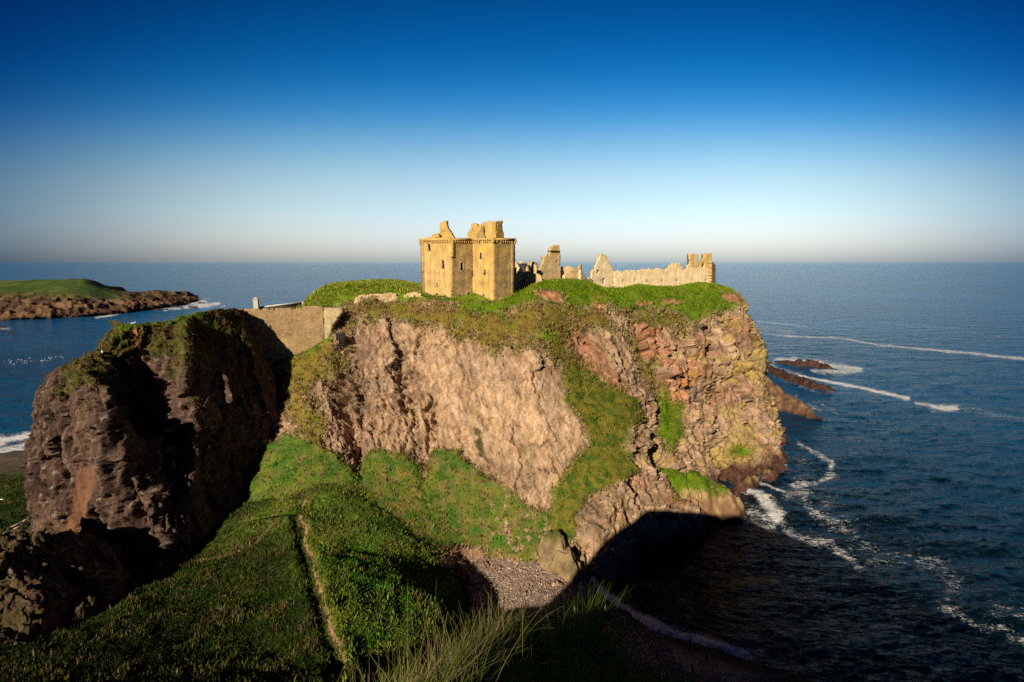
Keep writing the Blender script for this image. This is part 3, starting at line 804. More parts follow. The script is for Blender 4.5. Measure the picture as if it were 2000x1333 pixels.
# step down on the shaded side of the footpath
_wl = fbm(P, .25, 3, 299) * 16
px = px + _wl
dl = line_dist(px, py, [(a - 13, b, c * 1.3) for a, b, c in ridge_line])
P[..., 2] -= 1.7 * np.exp(-dl ** 2)
dr = line_dist(px, py, [(a + 14, b, c * 1.2) for a, b, c in ridge_line])
P[..., 2] += 0.35 * np.exp(-dr ** 2)
P[..., 2] += 0.45 * fbm(P, .10, 3, 301) + .55 * fbm(P, .35, 4, 305) + .25 * np.abs(fbm(P, .9, 4, 309))
px, py = proj(P)
px = px + _wl
path = np.exp(-line_dist(px, py, [(a + 1, b, 2.3 + (b - 960) * .004) for a, b, c in ridge_line]) ** 2)
path2 = np.exp(-line_dist(px, py, [(590,966,4),(560,972,3),(543,985,2.2),(538,1010,2),(520,1040,2),(490,1068,2),(460,1080,2),(420,1090,2),(375,1098,2)]) ** 2)
f1, f2 = fbm(P, .15, 5, 311), fbm(P, .7, 5, 315)
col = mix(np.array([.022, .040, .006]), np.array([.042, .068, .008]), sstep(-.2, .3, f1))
col = mix(col, np.array([.055, .045, .018]), sstep(.0, .3, fbm(P, .3, 5, 318)) * .6)
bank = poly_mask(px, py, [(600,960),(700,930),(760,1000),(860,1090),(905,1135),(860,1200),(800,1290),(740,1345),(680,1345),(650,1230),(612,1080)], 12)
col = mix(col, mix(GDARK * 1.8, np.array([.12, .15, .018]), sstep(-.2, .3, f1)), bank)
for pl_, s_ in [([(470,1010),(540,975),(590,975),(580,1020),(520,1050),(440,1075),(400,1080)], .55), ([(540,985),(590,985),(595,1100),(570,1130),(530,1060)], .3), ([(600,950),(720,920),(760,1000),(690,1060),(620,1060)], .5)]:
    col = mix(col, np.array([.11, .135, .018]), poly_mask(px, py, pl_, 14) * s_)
dim = sstep(1130, 1300, py) * (1 - sstep(300, 640, px))  # lens corner darkening put into the lower-left grass colour
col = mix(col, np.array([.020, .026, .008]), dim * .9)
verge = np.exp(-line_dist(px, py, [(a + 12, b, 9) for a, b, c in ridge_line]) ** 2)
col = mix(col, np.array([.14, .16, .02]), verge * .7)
col = mix(col, np.array([.24, .15, .075]), np.clip(path2 * .7, 0, 1)); col = mix(col, np.array([.33, .17, .10]), path)
red = poly_mask(px, py, [(150,1165),(240,1110),(260,1112),(190,1150),(140,1180)], 8) + poly_mask(px, py, [(260,1080),(340,1075),(370,1092),(300,1108)], 10)
col = mix(col, np.array([.20, .085, .045]), np.clip(red, 0, 1) * .8)
shore = 1 - sstep(1.0, 3.5, P[..., 2])
col = mix(col, np.array([.10, .07, .05]), shore)
gm = np.clip(1 - path - path2 * .6 - red - shore, 0, 1)
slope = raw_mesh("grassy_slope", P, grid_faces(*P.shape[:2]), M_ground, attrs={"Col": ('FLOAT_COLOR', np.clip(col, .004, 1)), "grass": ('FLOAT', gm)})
tag(slope, kind="structure")
SLOPE, SLOPE_G, SLOPE_C = P, gm, col

# footpath: a thin worn strip lying on the ridge
# ---- shingle cove --------------------------------------------------------------
shoreline = [at(1150,1128,z=0), at(1178,1168,z=0), at(1225,1203,z=0), at(1290,1240,z=0), at(1370,1262,z=0), at(1450,1290,z=0), at(1620,1345,z=0)]
xs, ys = np.linspace(-22, 44, 300), np.linspace(34, 92, 260)
X, Y = np.meshgrid(xs, ys, indexing='ij')
sx = np.array([p[0] for p in shoreline]); sy = np.array([p[1] for p in shoreline])
order = np.argsort(sy)
edge = np.interp(Y, sy[order], sx[order])
edge = np.where(Y > sy.max(), sx[order][-1] - (Y - sy.max()) * .1, edge)
off = edge - X
Z = np.where(off > 0, 3.4 * (1 - np.exp(-off / 11.0)), off * .22) + .1
P = np.stack([X, Y, Z], -1)
P[..., 2] += .16 * fbm(P, .3, 4, 321) + .10 * np.abs(fbm(P, 1.6, 3, 325))
px, py = proj(P)
f = fbm(P, .35, 5, 331)
col = mix(np.array([.34, .24, .18]), np.array([.24, .14, .095]), sstep(-.15, .25, f))
col = mix(col, np.array([.42, .36, .29]), sstep(.1, .3, fbm(P, 2.2, 3, 335)) * .6)
col = mix(col, np.array([.10, .06, .04]), 1 - sstep(.2, 3.2, off + 1.2 * f))
col = col * (1 - .88 * sstep(80, 74, Y)[..., None] * sstep(16, 6, off)[..., None])  # shadow of the viewpoint headland deepened in the near shingle's own colour
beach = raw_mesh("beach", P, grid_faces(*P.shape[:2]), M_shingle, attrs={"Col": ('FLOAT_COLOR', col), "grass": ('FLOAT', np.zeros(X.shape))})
tag(beach, kind="structure")
BEACH = P

# ---- viewpoint headland ----------------------------------------------------------
def sinh_axis(lo, hi, c, n, s=1.6):
    a, b = np.arcsinh((lo - c) / s), np.arcsinh((hi - c) / s)
    return c + s * np.sinh(np.linspace(a, b, n))


xs, ys = sinh_axis(-70, 120, .3, 420, 1.2), sinh_axis(-60, 34, 2.3, 420, 1.0)
X, Y = np.meshgrid(xs, ys, indexing='ij')
crest = np.interp(X, [-70, -47, -36, -33, -30, -26, -19.5, -10, -4.2, -3.3, -2.4, -1.2, 0, 3, 7, 14, 22, 46, 80, 120], [32, 34, 36, 41, 50, 57, 63, 62.6, 61.4, 60.5, 61.0, 61.4, 61.6, 60, 58.2, 55.8, 51.5, 38.5, 22, 4])
drop = np.interp(Y, [-60, -6, -3, -1.5, 0, 1.5, 3, 6], [3, .6, 0, 1.9, 3.15, 3.35, 4.0, 6.0])
edgeY = np.interp(X, [-70, -12, -3, -1.2, -.75, -.45, -.15, .1, .6, .9, 1.15, 1.6, 3, 20, 60, 120], [-3, -3, .2, .9, 1.45, 2.1, 2.7, 3.0, 3.05, 2.6, 2.1, 1.4, .2, -2.5, -3, -3])
ov = Y - edgeY + .12 * fbm(np.stack([X, Y, X * 0], -1), 2.0, 3, 340)
k = np.where(X > .9, 3.4, 1.8)
fall = k * .22 * np.logaddexp(0, ov / .22)
Z = crest - drop - fall
Z = np.maximum(Z, -3)
P = np.stack([X, Y, Z], -1)
near = np.exp(-(X ** 2 + (Y - 2) ** 2) / 60)
P[..., 2] += .30 * np.exp(-((X - .85) ** 2 + (Y - 1.75) ** 2) / .22)
P[..., 2] += (.9 * fbm(P, .12, 4, 341)) * (1 - near) + .10 * fbm(P, 1.3, 4, 345) + .05 * fbm(P, 5, 3, 349)
f = fbm(P, .8, 4, 351)
col = mix(np.array([.035, .06, .010]), np.array([.06, .055, .02]), sstep(-.1, .3, f))
view = raw_mesh("viewpoint_ground", P, grid_faces(*P.shape[:2]), M_ground, attrs={"Col": ('FLOAT_COLOR', col), "grass": ('FLOAT', np.ones(X.shape))})
tag(view, kind="structure")
VIEW = P

# ---- far headland across the bay -------------------------------------------------
far_cols = [
 [Zp(-260,634,-1), Zp(-260,628,3), (-260,590,520), (-260,556,600), (-260,548,660), W(-900,740,20)],
 [Zp(-100,630,-1), Zp(-100,624,3), (-100,590,530), (-100,556,600), (-100,549,650), W(-760,740,20)],
 [Zp(0,626,-1), Zp(0,620,3), (0,588,540), (0,562,590), (0,548,640), W(-690,740,20)],
 [Zp(60,624,-1), Zp(60,619,3), (60,588,545), (60,560,600), (60,547,650), W(-640,740,20)],
 [Zp(120,622,-1), Zp(120,616,3), (122,590,552), (122,562,605), (120,546,655), W(-600,750,20)],
 [Zp(165,619,-1), Zp(165,614,3), (168,592,562), (170,568,610), (168,545,660), W(-600,760,8)],
 [Zp(205,616,-1), Zp(205,611,3), (208,592,580), (210,577,620), (205,561,665), W(-590,770,0)],
 [Zp(245,612,-1), Zp(245,607,3), (248,590,605), (248,580,640), (245,571,685), W(-580,790,-2)],
 [Zp(290,606,-1), Zp(290,601,3), (292,587,650), (292,578,690), (290,571,730), W(-590,830,-3)],
 [Zp(330,600,-1), Zp(332,595,3), (334,584,700), (334,577,735), (334,571,770), W(-600,860,-3)],
 [Zp(362,596,-1), Zp(364,590,3), (366,583,745), (366,578,770), (365,573,795), W(-610,880,-3)],
 [Zp(386,588,-1), Zp(386,586,1), W(-514,794,3), W(-530,810,4), W(-545,830,2), W(-600,880,-4)],
]
G = loft(far_cols, [20, 30, 34, 34, 34, 34, 34, 34, 34, 30, 20], [8, 40, 30, 30, 14])
n = grid_normals(G)
if n[150, 30, 1] > 0: n = -n
px, py = proj(G)
cl = (1 - sstep(.9, 1.9, np.broadcast_to(np.interp(np.arange(G.shape[1]), np.cumsum([0, 8, 40, 30, 30, 14]), [0, 0, 1, 2, 3, 4]), px.shape)))
st = fbm(G * np.array([1, 1, .3]), .045, 5, 361, ridged=True)
d = cl * (6 * (st - .35) + 3 * fbm(G, .12, 4, 365)) + (1 - cl) * 2.5 * fbm(G, .03, 4, 368)
point = sstep(200, 260, px)
d = d + point * 4 * (fbm(G, .05, 5, 371, ridged=True) - .3)
H = G + n * d[..., None]
f = fbm(G, .04, 5, 375)
col = mix(np.array([.15, .085, .04]), np.array([.06, .032, .02]), sstep(-.2, .25, f))
gg = np.clip((1 - cl) * (1 - .85 * point) * sstep(-.35, -.05, fbm(G, .03, 5, 377) + .1), 0, 1)
gr = mix(np.array([.05, .085, .014]), np.array([.12, .125, .03]), sstep(-.1, .3, fbm(G, .02, 4, 379)) + .0)
col = mix(col, gr, gg)
col = mix(col, WET, 1 - sstep(1, 5, H[..., 2]))
fo = raw_mesh("far_headland", H, grid_faces(*H.shape[:2]), M_far, attrs={"Col": ('FLOAT_COLOR', np.clip(col, .004, 1)), "grass": ('FLOAT', gg)})
tag(fo, kind="structure")


# ---- rocks standing in the sea -----------------------------------------------------
def sea_rock(name, crest, base, col_fn=None, res=.35, seed=0, slope=1.5, rough=1.0, mat=None):
    """crest: [(point3, half width)]"""
    pts = np.array([c[0] for c in crest]); wd = np.array([c[1] for c in crest])
    m = wd.max() * 1.6 + 2
    xs = np.arange(pts[:, 0].min() - m, pts[:, 0].max() + m, res); ys = np.arange(pts[:, 1].min() - m, pts[:, 1].max() + m, res)
    X, Y = np.meshgrid(xs, ys, indexing='ij')
    P0 = np.stack([X, Y, X * 0], -1)
    Z = np.full(X.shape, -4.0)
    wxn = fbm(P0, .25, 3, 400 + seed) * 2.0 * rough
    for i in range(len(pts) - 1):
        a, b = pts[i], pts[i + 1]
        ab = (b - a)[:2]
        t = np.clip(((X - a[0]) * ab[0] + (Y - a[1]) * ab[1]) / (ab @ ab), 0, 1)
        dd = np.hypot(X - a[0] - t * ab[0], Y - a[1] - t * ab[1]) + wxn
        h = a[2] + (b[2] - a[2]) * t
        ww = wd[i] + (wd[i + 1] - wd[i]) * t
        q = np.clip(dd / ww, 0, 3)
        Z = np.maximum(Z, (h + 1.5) * (1 - q ** slope) - 1.5)
    P = np.stack([X, Y, Z], -1)
    am = np.clip((Z + 2) / 3, 0, 1) * rough
    P[..., 2] += am * (1.1 * facets(P0 * .35 + seed, 31) + .5 * facets(P0 * .9 + seed, 32))
    P[..., 2] += am * (.9 * (fbm(P0, .22, 5, 410 + seed, ridged=True) - .3) + .35 * fbm(P0, .9, 4, 415 + seed))
    P[..., 0] += am * .5 * fbm(P, .5, 4, 420 + seed); P[..., 1] += am * .5 * fbm(P, .5, 4, 425 + seed)
    P[..., 2] = np.maximum(P[..., 2], -3)
    f = fbm(P, .4, 5, 430 + seed)
    col = col_fn(P, f) if col_fn else mix(mix(np.array([.075, .036, .024]), np.array([.035, .019, .014]), sstep(-.2, .2, f)), WET, 1 - sstep(.3, 1.6, P[..., 2] + .4 * f))
    o = raw_mesh(name, P, grid_faces(*P.shape[:2]), mat or M_reef, attrs={"Col": ('FLOAT_COLOR', np.clip(col, .004, 1)), "grass": ('FLOAT', X * 0)})
    return o


def S(px, py, h, w_):
    p = at(px, py, z=0.0).copy(); p[2] = h
    return (p, w_)


r = sea_rock("sea_rock", [S(1522,708,1.2,3), S(1560,714,2.6,4.5), S(1590,716,3.4,5), S(1620,722,1.4,4), S(1638,724,.4,2.5)], 0, seed=1, res=.5)
tag(r, "low dark reef ringed with white surf, farthest out to sea right of the castle headland", "rock", "rocks in the sea off the headland")
r = sea_rock("sea_rock", [S(1478,712,2.4,3.5), S(1500,724,2.6,4), S(1540,740,2.4,4), S(1575,752,2.8,4.5), S(1605,760,2.0,4), S(1636,765,.3,2)], 0, seed=2, res=.45)
tag(r, "long thin dark reef running out from the castle headland beside a white foam line", "rock", "rocks in the sea off the headland")
def redrock(P, f):
    c = mix(np.array([.20, .12, .05]), np.array([.10, .046, .028]), sstep(-.25, .15, f))
    return mix(c, WET, 1 - sstep(.4, 1.8, P[..., 2] + .5 * f))
r = sea_rock("sea_rock", [S(1490,790,13,7.5), S(1510,795,9,7), S(1535,800,6,6), S(1562,808,4.5,5), S(1590,818,1.8,3.5)], 0, redrock, seed=3, res=.35, slope=1.3)
tag(r, "tall reddish brown rocky spur leaning against the foot of the castle headland", "rock", "rocks in the sea off the headland")
def outc(P, f):
    c = mix(np.array([.36, .24, .11]), np.array([.22, .115, .06]), sstep(-.25, .2, f))
    c = mix(c, GBRIGHT * .8, sstep(5.2, 7.0, P[..., 2] + 3 * f))
    return mix(c, WET * 1.4, 1 - sstep(.8, 2.4, P[..., 2] + .8 * f))
r = sea_rock("sea_rock", [(np.array([38., 112., 9.]), 7), (np.array([44., 111., 8.6]), 7.5), (np.array([50., 110., 6.5]), 6.5), (np.array([53.5, 110., 4.0]), 4)], 0, outc, seed=4, res=.25, slope=2.4, rough=.8, mat=M_cliff)
tag(r, "rounded grass-topped boulder rock at the water's edge below the castle cliff", "rock", "rocks in the sea off the headland")
r = sea_rock("sea_rock", [S(1432,968,2.0,2), S(1440,978,2.6,2.4), S(1444,990,1.2,2)], 0, seed=5, res=.2, rough=.6)
tag(r, "small wet dark boulder in the surf beside the grass-topped boulder rock", "rock", "rocks in the sea off the headland")
r = sea_rock("sea_rock", [S(1462,950,2.5,2.4), S(1474,944,2.2,2)], 0, redrock, seed=6, res=.2, rough=.6)
tag(r, "small brown boulder in white surf under the sheer cliff corner", "rock", "rocks in the sea off the headland")
r = sea_rock("sea_rock", [S(1515,910,3.2,2.4), S(1522,912,1.0,1.6)], 0, seed=7, res=.2, rough=.5)
tag(r, "dark wet boulder at the farthest right foot of the castle cliff", "rock", "rocks in the sea off the headland")
def moss(P, f):
    c = mix(np.array([.30, .21, .10]), np.array([.18, .12, .06]), sstep(-.2, .2, f))
    return mix(c, np.array([.09, .11, .015]), sstep(6.0, 8.6, P[..., 2] + 3 * f) * .8)
r = sea_rock("beach_rock", [(np.array([8.0, 87.5, 8.5]), 4.2), (np.array([10.5, 85.5, 6.2]), 4.4), (np.array([12.5, 84.5, 3.2]), 3.0)], 0, moss, seed=8, res=.16, slope=1.6, rough=1.1, mat=M_cliff)
tag(r, "rounded mossy boulder at the back of the shingle cove", "rock")
for i, (a, b, h, w_) in enumerate([(340,600,1.8,5), (378,601,1.8,4.5), (396,593,1.6,4), (312,606,1.2,5), (0,640,1.6,4)]):
    r = sea_rock("sea_rock", [S(a - 6, b, h, w_), S(a + 6, b, h * .8, w_ * .8)], 0, seed=10 + i, res=1.0)
    tag(r, ["dark surf-washed reef nearest the cliffs off the tip of the far left headland", "low dark reef in the middle of the white surf at the far headland's point", "farthest small rock beyond the tip of the far left headland",
            "low rock close under the cliffs of the far left headland", "small dark rock in the bay at the left edge of the photo"][i], "rock", "rocks around the far headland")

# ================================================================== SEA
az = np.concatenate([np.arange(-180, -64, 3.0), np.arange(-64, 64, .11), np.arange(64, 181, 3.0)])
rr = [20.0]
while rr[-1] < 90000:
    r0 = rr[-1]
    rr.append(r0 + max(.32 if r0 > 55 else 1.2, r0 * r0 / 60 * .0017))
rr = np.array(rr)
A, RR = np.meshgrid(np.radians(az), rr, indexing='ij')
X, Y = np.sin(A) * RR, np.cos(A) * RR
P = np.stack([X, Y, X * 0], -1)
lod = np.clip(1.2 - RR / 900, 0, 1)
lo = RR < 1300
h = np.zeros(X.shape)
Q = np.stack([X * .45 + Y * .10, Y - .22 * X, X * 0 + 3], -1)[lo]
h[lo] = (.75 * fbm(Q, .06, 3, 501) + .55 * fbm(Q, .22, 4, 505)) * lod[lo] + .18 * fbm(Q, 1.0, 2, 509) * np.clip(1.3 - RR[lo] / 260, 0, 1)
P[..., 2] = h
px, py = proj(np.stack([X, Y, X * 0], -1))
wob = np.zeros(X.shape); wob2 = np.zeros(X.shape)
Qn = np.stack([X, Y, X * 0], -1)[lo]
wob[lo] = fbm(Qn, .10, 5, 521, gain=.62) * 24; wob2[lo] = fbm(Qn, .10, 5, 525, gain=.62) * 15
foam = np.zeros(X.shape)
foam_lines = [
 ([(1480,651,1.4),(1540,657,2),(1640,661,1.8),(1720,675,2.4),(1800,682,2.4),(1900,691,3.2),(2010,703,3.8)], .8, .45),
 ([(1560,733,2.4),(1600,742,3),(1640,750,3),(1690,760,3.5),(1740,770,4.5),(1775,779,4.5)], 1.0, .3),
 ([(1790,789,4),(1825,797,7),(1870,797,8)], .85, .5),
 ([(1880,797,9),(1950,810,9),(2010,822,8)], .42, 1), ([(1430,631,6),(1500,642,6),(1550,648,5)], .5, .6), ([(1480,628,2),(1575,638,1.6)], .7, .3),
 ([(1700,628,2),(1780,636,3),(1870,642,3)], .42, .6), ([(1870,645,1.5),(2010,666,1.5)], .4, .5), ([(1510,617,1),(1610,621,1)], .35, .4),
 ([(1480,668,3),(1530,675,2),(1545,690,3)], .5, .8), ([(1478,690,5),(1490,698,6)], .9, .6),
 ([(1515,702,5),(1560,703,4),(1600,708,5),(1640,717,8),(1680,722,6)], .85, .7), ([(1590,724,5),(1640,728,8),(1670,725,7)], .75, .8), ([(1500,712,6),(1540,725,5),(1570,734,4)], .6, .8),
 ([(1545,748,4),(1600,766,4),(1625,768,4)], .5, .8), ([(1550,770,5),(1570,790,5),(1600,805,4),(1630,800,4)], .5, .9), ([(1600,790,3),(1635,808,3)], .5, .5),
 ([(1495,815,9),(1505,850,9),(1520,880,9),(1525,915,11)], .8, .9), ([(1500,840,14),(1530,890,16)], .42, 1),
 ([(1560,868,7),(1580,880,5),(1600,892,6),(1622,905,8),(1627,925,8),(1600,940,6),(1560,950,16)], .66, .8), ([(1540,965,16),(1575,960,12),(1575,985,9),(1600,1010,12),(1650,1035,14)], .55, .9),
 ([(1640,1020,22),(1690,1060,22),(1720,1095,24),(1780,1080,18),(1840,1110,24),(1870,1150,20)], .42, 1), ([(1850,1190,20),(1900,1225,12),(1960,1230,10),(2010,1260,16)], .5, .9), ([(1950,1190,20),(2010,1200,20)], .4, 1),
 ([(1450,955,8),(1480,965,10),(1500,985,14),(1520,1010,16)], .95, .8), ([(1470,940,6),(1500,945,4),(1530,960,4)], .8, .7), ([(1440,1000,8),(1480,1000,16),(1510,1025,12)], .6, .9),
 ([(1530,1025,10),(1560,1050,12),(1620,1065,12),(1660,1090,10),(1680,1110,12)], .65, .9), ([(1490,1070,8),(1520,1085,8)], .55, .9),
 ([(1440,945,16),(1500,930,12),(1530,915,10),(1515,860,8),(1495,820,8)], .52, .8), ([(1450,1000,26),(1500,1030,26)], .5, .8), ([(1480,700,20),(1540,740,14)], .42, .8), ([(1560,900,30),(1620,1000,40),(1700,1090,40)], .33, .8),
 ([(1150,1126,9),(1168,1150,11),(1186,1168,12),(1232,1200,12),(1296,1234,12),(1375,1254,10),(1460,1280,9)], 1.05, .5),
 ([(1180,1150,8),(1210,1180,10)], .7, .9), ([(1240,1135,10),(1300,1150,12),(1350,1110,8),(1400,1080,6)], .42, .9), ([(1290,1210,10),(1370,1240,12)], .4, 1),
 ([(-20,868,18),(20,858,10),(62,850,7)], 1.0, .5), ([(-20,890,13),(40,876,9),(60,868,8)], .85, .8), ([(-20,908,8),(60,890,6)], .6, .9),
 ([(185,621,1.5),(215,617,2.4),(238,612,2)], .95, .3), ([(95,618,1),(160,621,1.2),(250,627,1.2),(300,628,1)], .4, .5), ([(262,609,1),(300,605,1.2),(330,601,1.5)], .7, .4),
 ([(320,606,2),(360,601,3),(400,597,4),(430,593,3)], .95, .5), ([(350,595,2.5),(385,590,5),(400,592,5)], 1.0, .3), ([(385,583,1.2),(410,584,1)], .7, .4), ([(440,590,1),(470,588,1)], .5, .4),
 ([(0,642,3),(25,643,2)], .7, .6), ([(30,634,1.5),(70,631,1.5)], .4, .5), ([(330,598,2),(360,594,3)], .9, .4), ([(480,574,1),(540,578,1.6),(570,580,1.4)], .4, .6), ([(440,563,.7),(480,562,.7)], .3, .5), ([(1530,575,.8),(1600,577,.8)], .3, .5), ([(1560,590,.8),(1640,592,.8)], .25, .5),
]
for pts, s, wv in foam_lines:
    a = np.array(pts)
    mm = 40
    sel = (px > a[:, 0].min() - mm) & (px < a[:, 0].max() + mm) & (py > a[:, 1].min() - mm) & (py < a[:, 1].max() + mm) & lo
    dd = line_dist(px[sel] + wob[sel] * wv, py[sel] + wob2[sel] * wv * np.clip(a[:, 2].mean() / 4, .2, 1), pts)
    foam[sel] = np.maximum(foam[sel], s * .95 * np.exp(-dd ** 2 * .7))
P[..., 2] += np.where(foam > .6, (foam - .6) * .4, 0) * lod
m_sea, n_ = new_mat("sea_water")
L = n_.links.new
o = N(n_, "ShaderNodeOutputMaterial")
b = N(n_, "ShaderNodeBsdfPrincipled")
b.inputs["Roughness"].default_value = .16; b.inputs["IOR"].default_value = 1.33
tcn = N(n_, "ShaderNodeTexCoord")
mp = N(n_, "ShaderNodeMapping"); mp.inputs["Scale"].default_value = (.45, 1.0, 1.0); mp.inputs["Rotation"].default_value = (0, 0, R(10)); L(tcn.outputs["Object"], mp.inputs["Vector"])
na = N(n_, "ShaderNodeTexNoise"); na.inputs["Scale"].default_value = .9; na.inputs["Detail"].default_value = 5; na.inputs["Roughness"].default_value = .62; L(mp.outputs[0], na.inputs["Vector"])
nb = N(n_, "ShaderNodeTexNoise"); nb.inputs["Scale"].default_value = .10; nb.inputs["Detail"].default_value = 4; nb.inputs["Roughness"].default_value = .6; L(mp.outputs[0], nb.inputs["Vector"])
nc = N(n_, "ShaderNodeTexNoise"); nc.inputs["Scale"].default_value = .006; nc.inputs["Detail"].default_value = 5; L(mp.outputs[0], nc.inputs["Vector"])
vl_ = N(n_, "ShaderNodeVectorMath", operation='LENGTH'); L(tcn.outputs["Object"], vl_.inputs[0])
fd_ = N(n_, "ShaderNodeMapRange"); fd_.inputs[1].default_value = 120; fd_.inputs[2].default_value = 700; fd_.inputs[3].default_value = 1.0; fd_.inputs[4].default_value = .06; L(vl_.outputs["Value"], fd_.inputs[0])
naf = N(n_, "ShaderNodeMath", operation='MULTIPLY'); L(na.outputs["Fac"], naf.inputs[0]); L(fd_.outputs[0], naf.inputs[1])
hs = N(n_, "ShaderNodeMath", operation='MULTIPLY_ADD'); L(nb.outputs["Fac"], hs.inputs[0]); hs.inputs[1].default_value = 5.5; L(naf.outputs[0], hs.inputs[2])
bp = N(n_, "ShaderNodeBump"); bp.inputs["Distance"].default_value = 1.0; bp.inputs["Strength"].default_value = 1.0; L(hs.outputs[0], bp.inputs["Height"]); L(bp.outputs[0], b.inputs["Normal"])
cr_ = N(n_, "ShaderNodeValToRGB"); cr_.color_ramp.elements[0].position = .35; cr_.color_ramp.elements[0].color = (.002, .022, .050, 1); cr_.color_ramp.elements[1].position = .65; cr_.color_ramp.elements[1].color = (.004, .038, .085, 1)
L(nc.outputs["Fac"], cr_.inputs[0])
lw_ = N(n_, "ShaderNodeLayerWeight"); lw_.inputs[0].default_value = .5  # sky reflection imitated in the base colour: dark looking down, blue at grazing angles
lr_ = N(n_, "ShaderNodeValToRGB"); lr_.color_ramp.elements[0].position = .55; lr_.color_ramp.elements[0].color = (.05, .12, .07, 1); lr_.color_ramp.elements[1].position = .93; lr_.color_ramp.elements[1].color = (1.2, 2.4, 2.5, 1)
L(lw_.outputs["Facing"], lr_.inputs[0])
bm_ = N(n_, "ShaderNodeMix", data_type='RGBA', blend_type='MULTIPLY'); bm_.inputs[0].default_value = 1; L(cr_.outputs[0], bm_.inputs[6]); L(lr_.outputs[0], bm_.inputs[7]); L(bm_.outputs[2], b.inputs["Base Color"])
b.inputs["Specular IOR Level"].default_value = .19
fa = N(n_, "ShaderNodeAttribute", attribute_name="foam")
n1 = N(n_, "ShaderNodeTexNoise"); n1.inputs["Scale"].default_value = .55; n1.inputs["Detail"].default_value = 8; n1.inputs["Roughness"].default_value = .7; n1.inputs["Distortion"].default_value = 1.2; L(mp.outputs[0], n1.inputs["Vector"])
fo_ = N(n_, "ShaderNodeMath", operation='MULTIPLY_ADD'); L(fa.outputs["Fac"], fo_.inputs[0]); fo_.inputs[1].default_value = 1.0
n2_ = N(n_, "ShaderNodeTexNoise"); n2_.inputs["Scale"].default_value = 2.4; n2_.inputs["Detail"].default_value = 5; n2_.inputs["Distortion"].default_value = 1.5; L(mp.outputs[0], n2_.inputs["Vector"])
n12 = N(n_, "ShaderNodeMix"); n12.inputs[0].default_value = .5; L(n1.outputs["Fac"], n12.inputs[2]); L(n2_.outputs["Fac"], n12.inputs[3])
nr_ = N(n_, "ShaderNodeMapRange"); nr_.inputs[1].default_value = .36; nr_.inputs[2].default_value = .64; nr_.inputs[3].default_value = -.42; nr_.inputs[4].default_value = .42; L(n12.outputs[0], nr_.inputs[0]); L(nr_.outputs[0], fo_.inputs[2])
fm = N(n_, "ShaderNodeMapRange"); fm.interpolation_type = 'SMOOTHSTEP'; fm.inputs[1].default_value = .40; fm.inputs[2].default_value = .95; L(fo_.outputs[0], fm.inputs[0])
gate = N(n_, "ShaderNodeMath", operation='GREATER_THAN'); gate.inputs[1].default_value = .03; L(fa.outputs["Fac"], gate.inputs[0])
fmm = N(n_, "ShaderNodeMath", operation='MULTIPLY'); L(fm.outputs[0], fmm.inputs[0]); L(gate.outputs[0], fmm.inputs[1])
df = N(n_, "ShaderNodeBsdfDiffuse"); df.inputs[0].default_value = (.62, .60, .56, 1)
mx = N(n_, "ShaderNodeMixShader"); L(fmm.outputs[0], mx.inputs[0]); L(b.outputs[0], mx.inputs[1]); L(df.outputs[0], mx.inputs[2]); L(mx.outputs[0], o.inputs[0])
sea = raw_mesh("sea", P, grid_faces(*P.shape[:2])[:, ::-1], m_sea, attrs={"foam": ('FLOAT', foam)})
tag(sea, kind="structure")

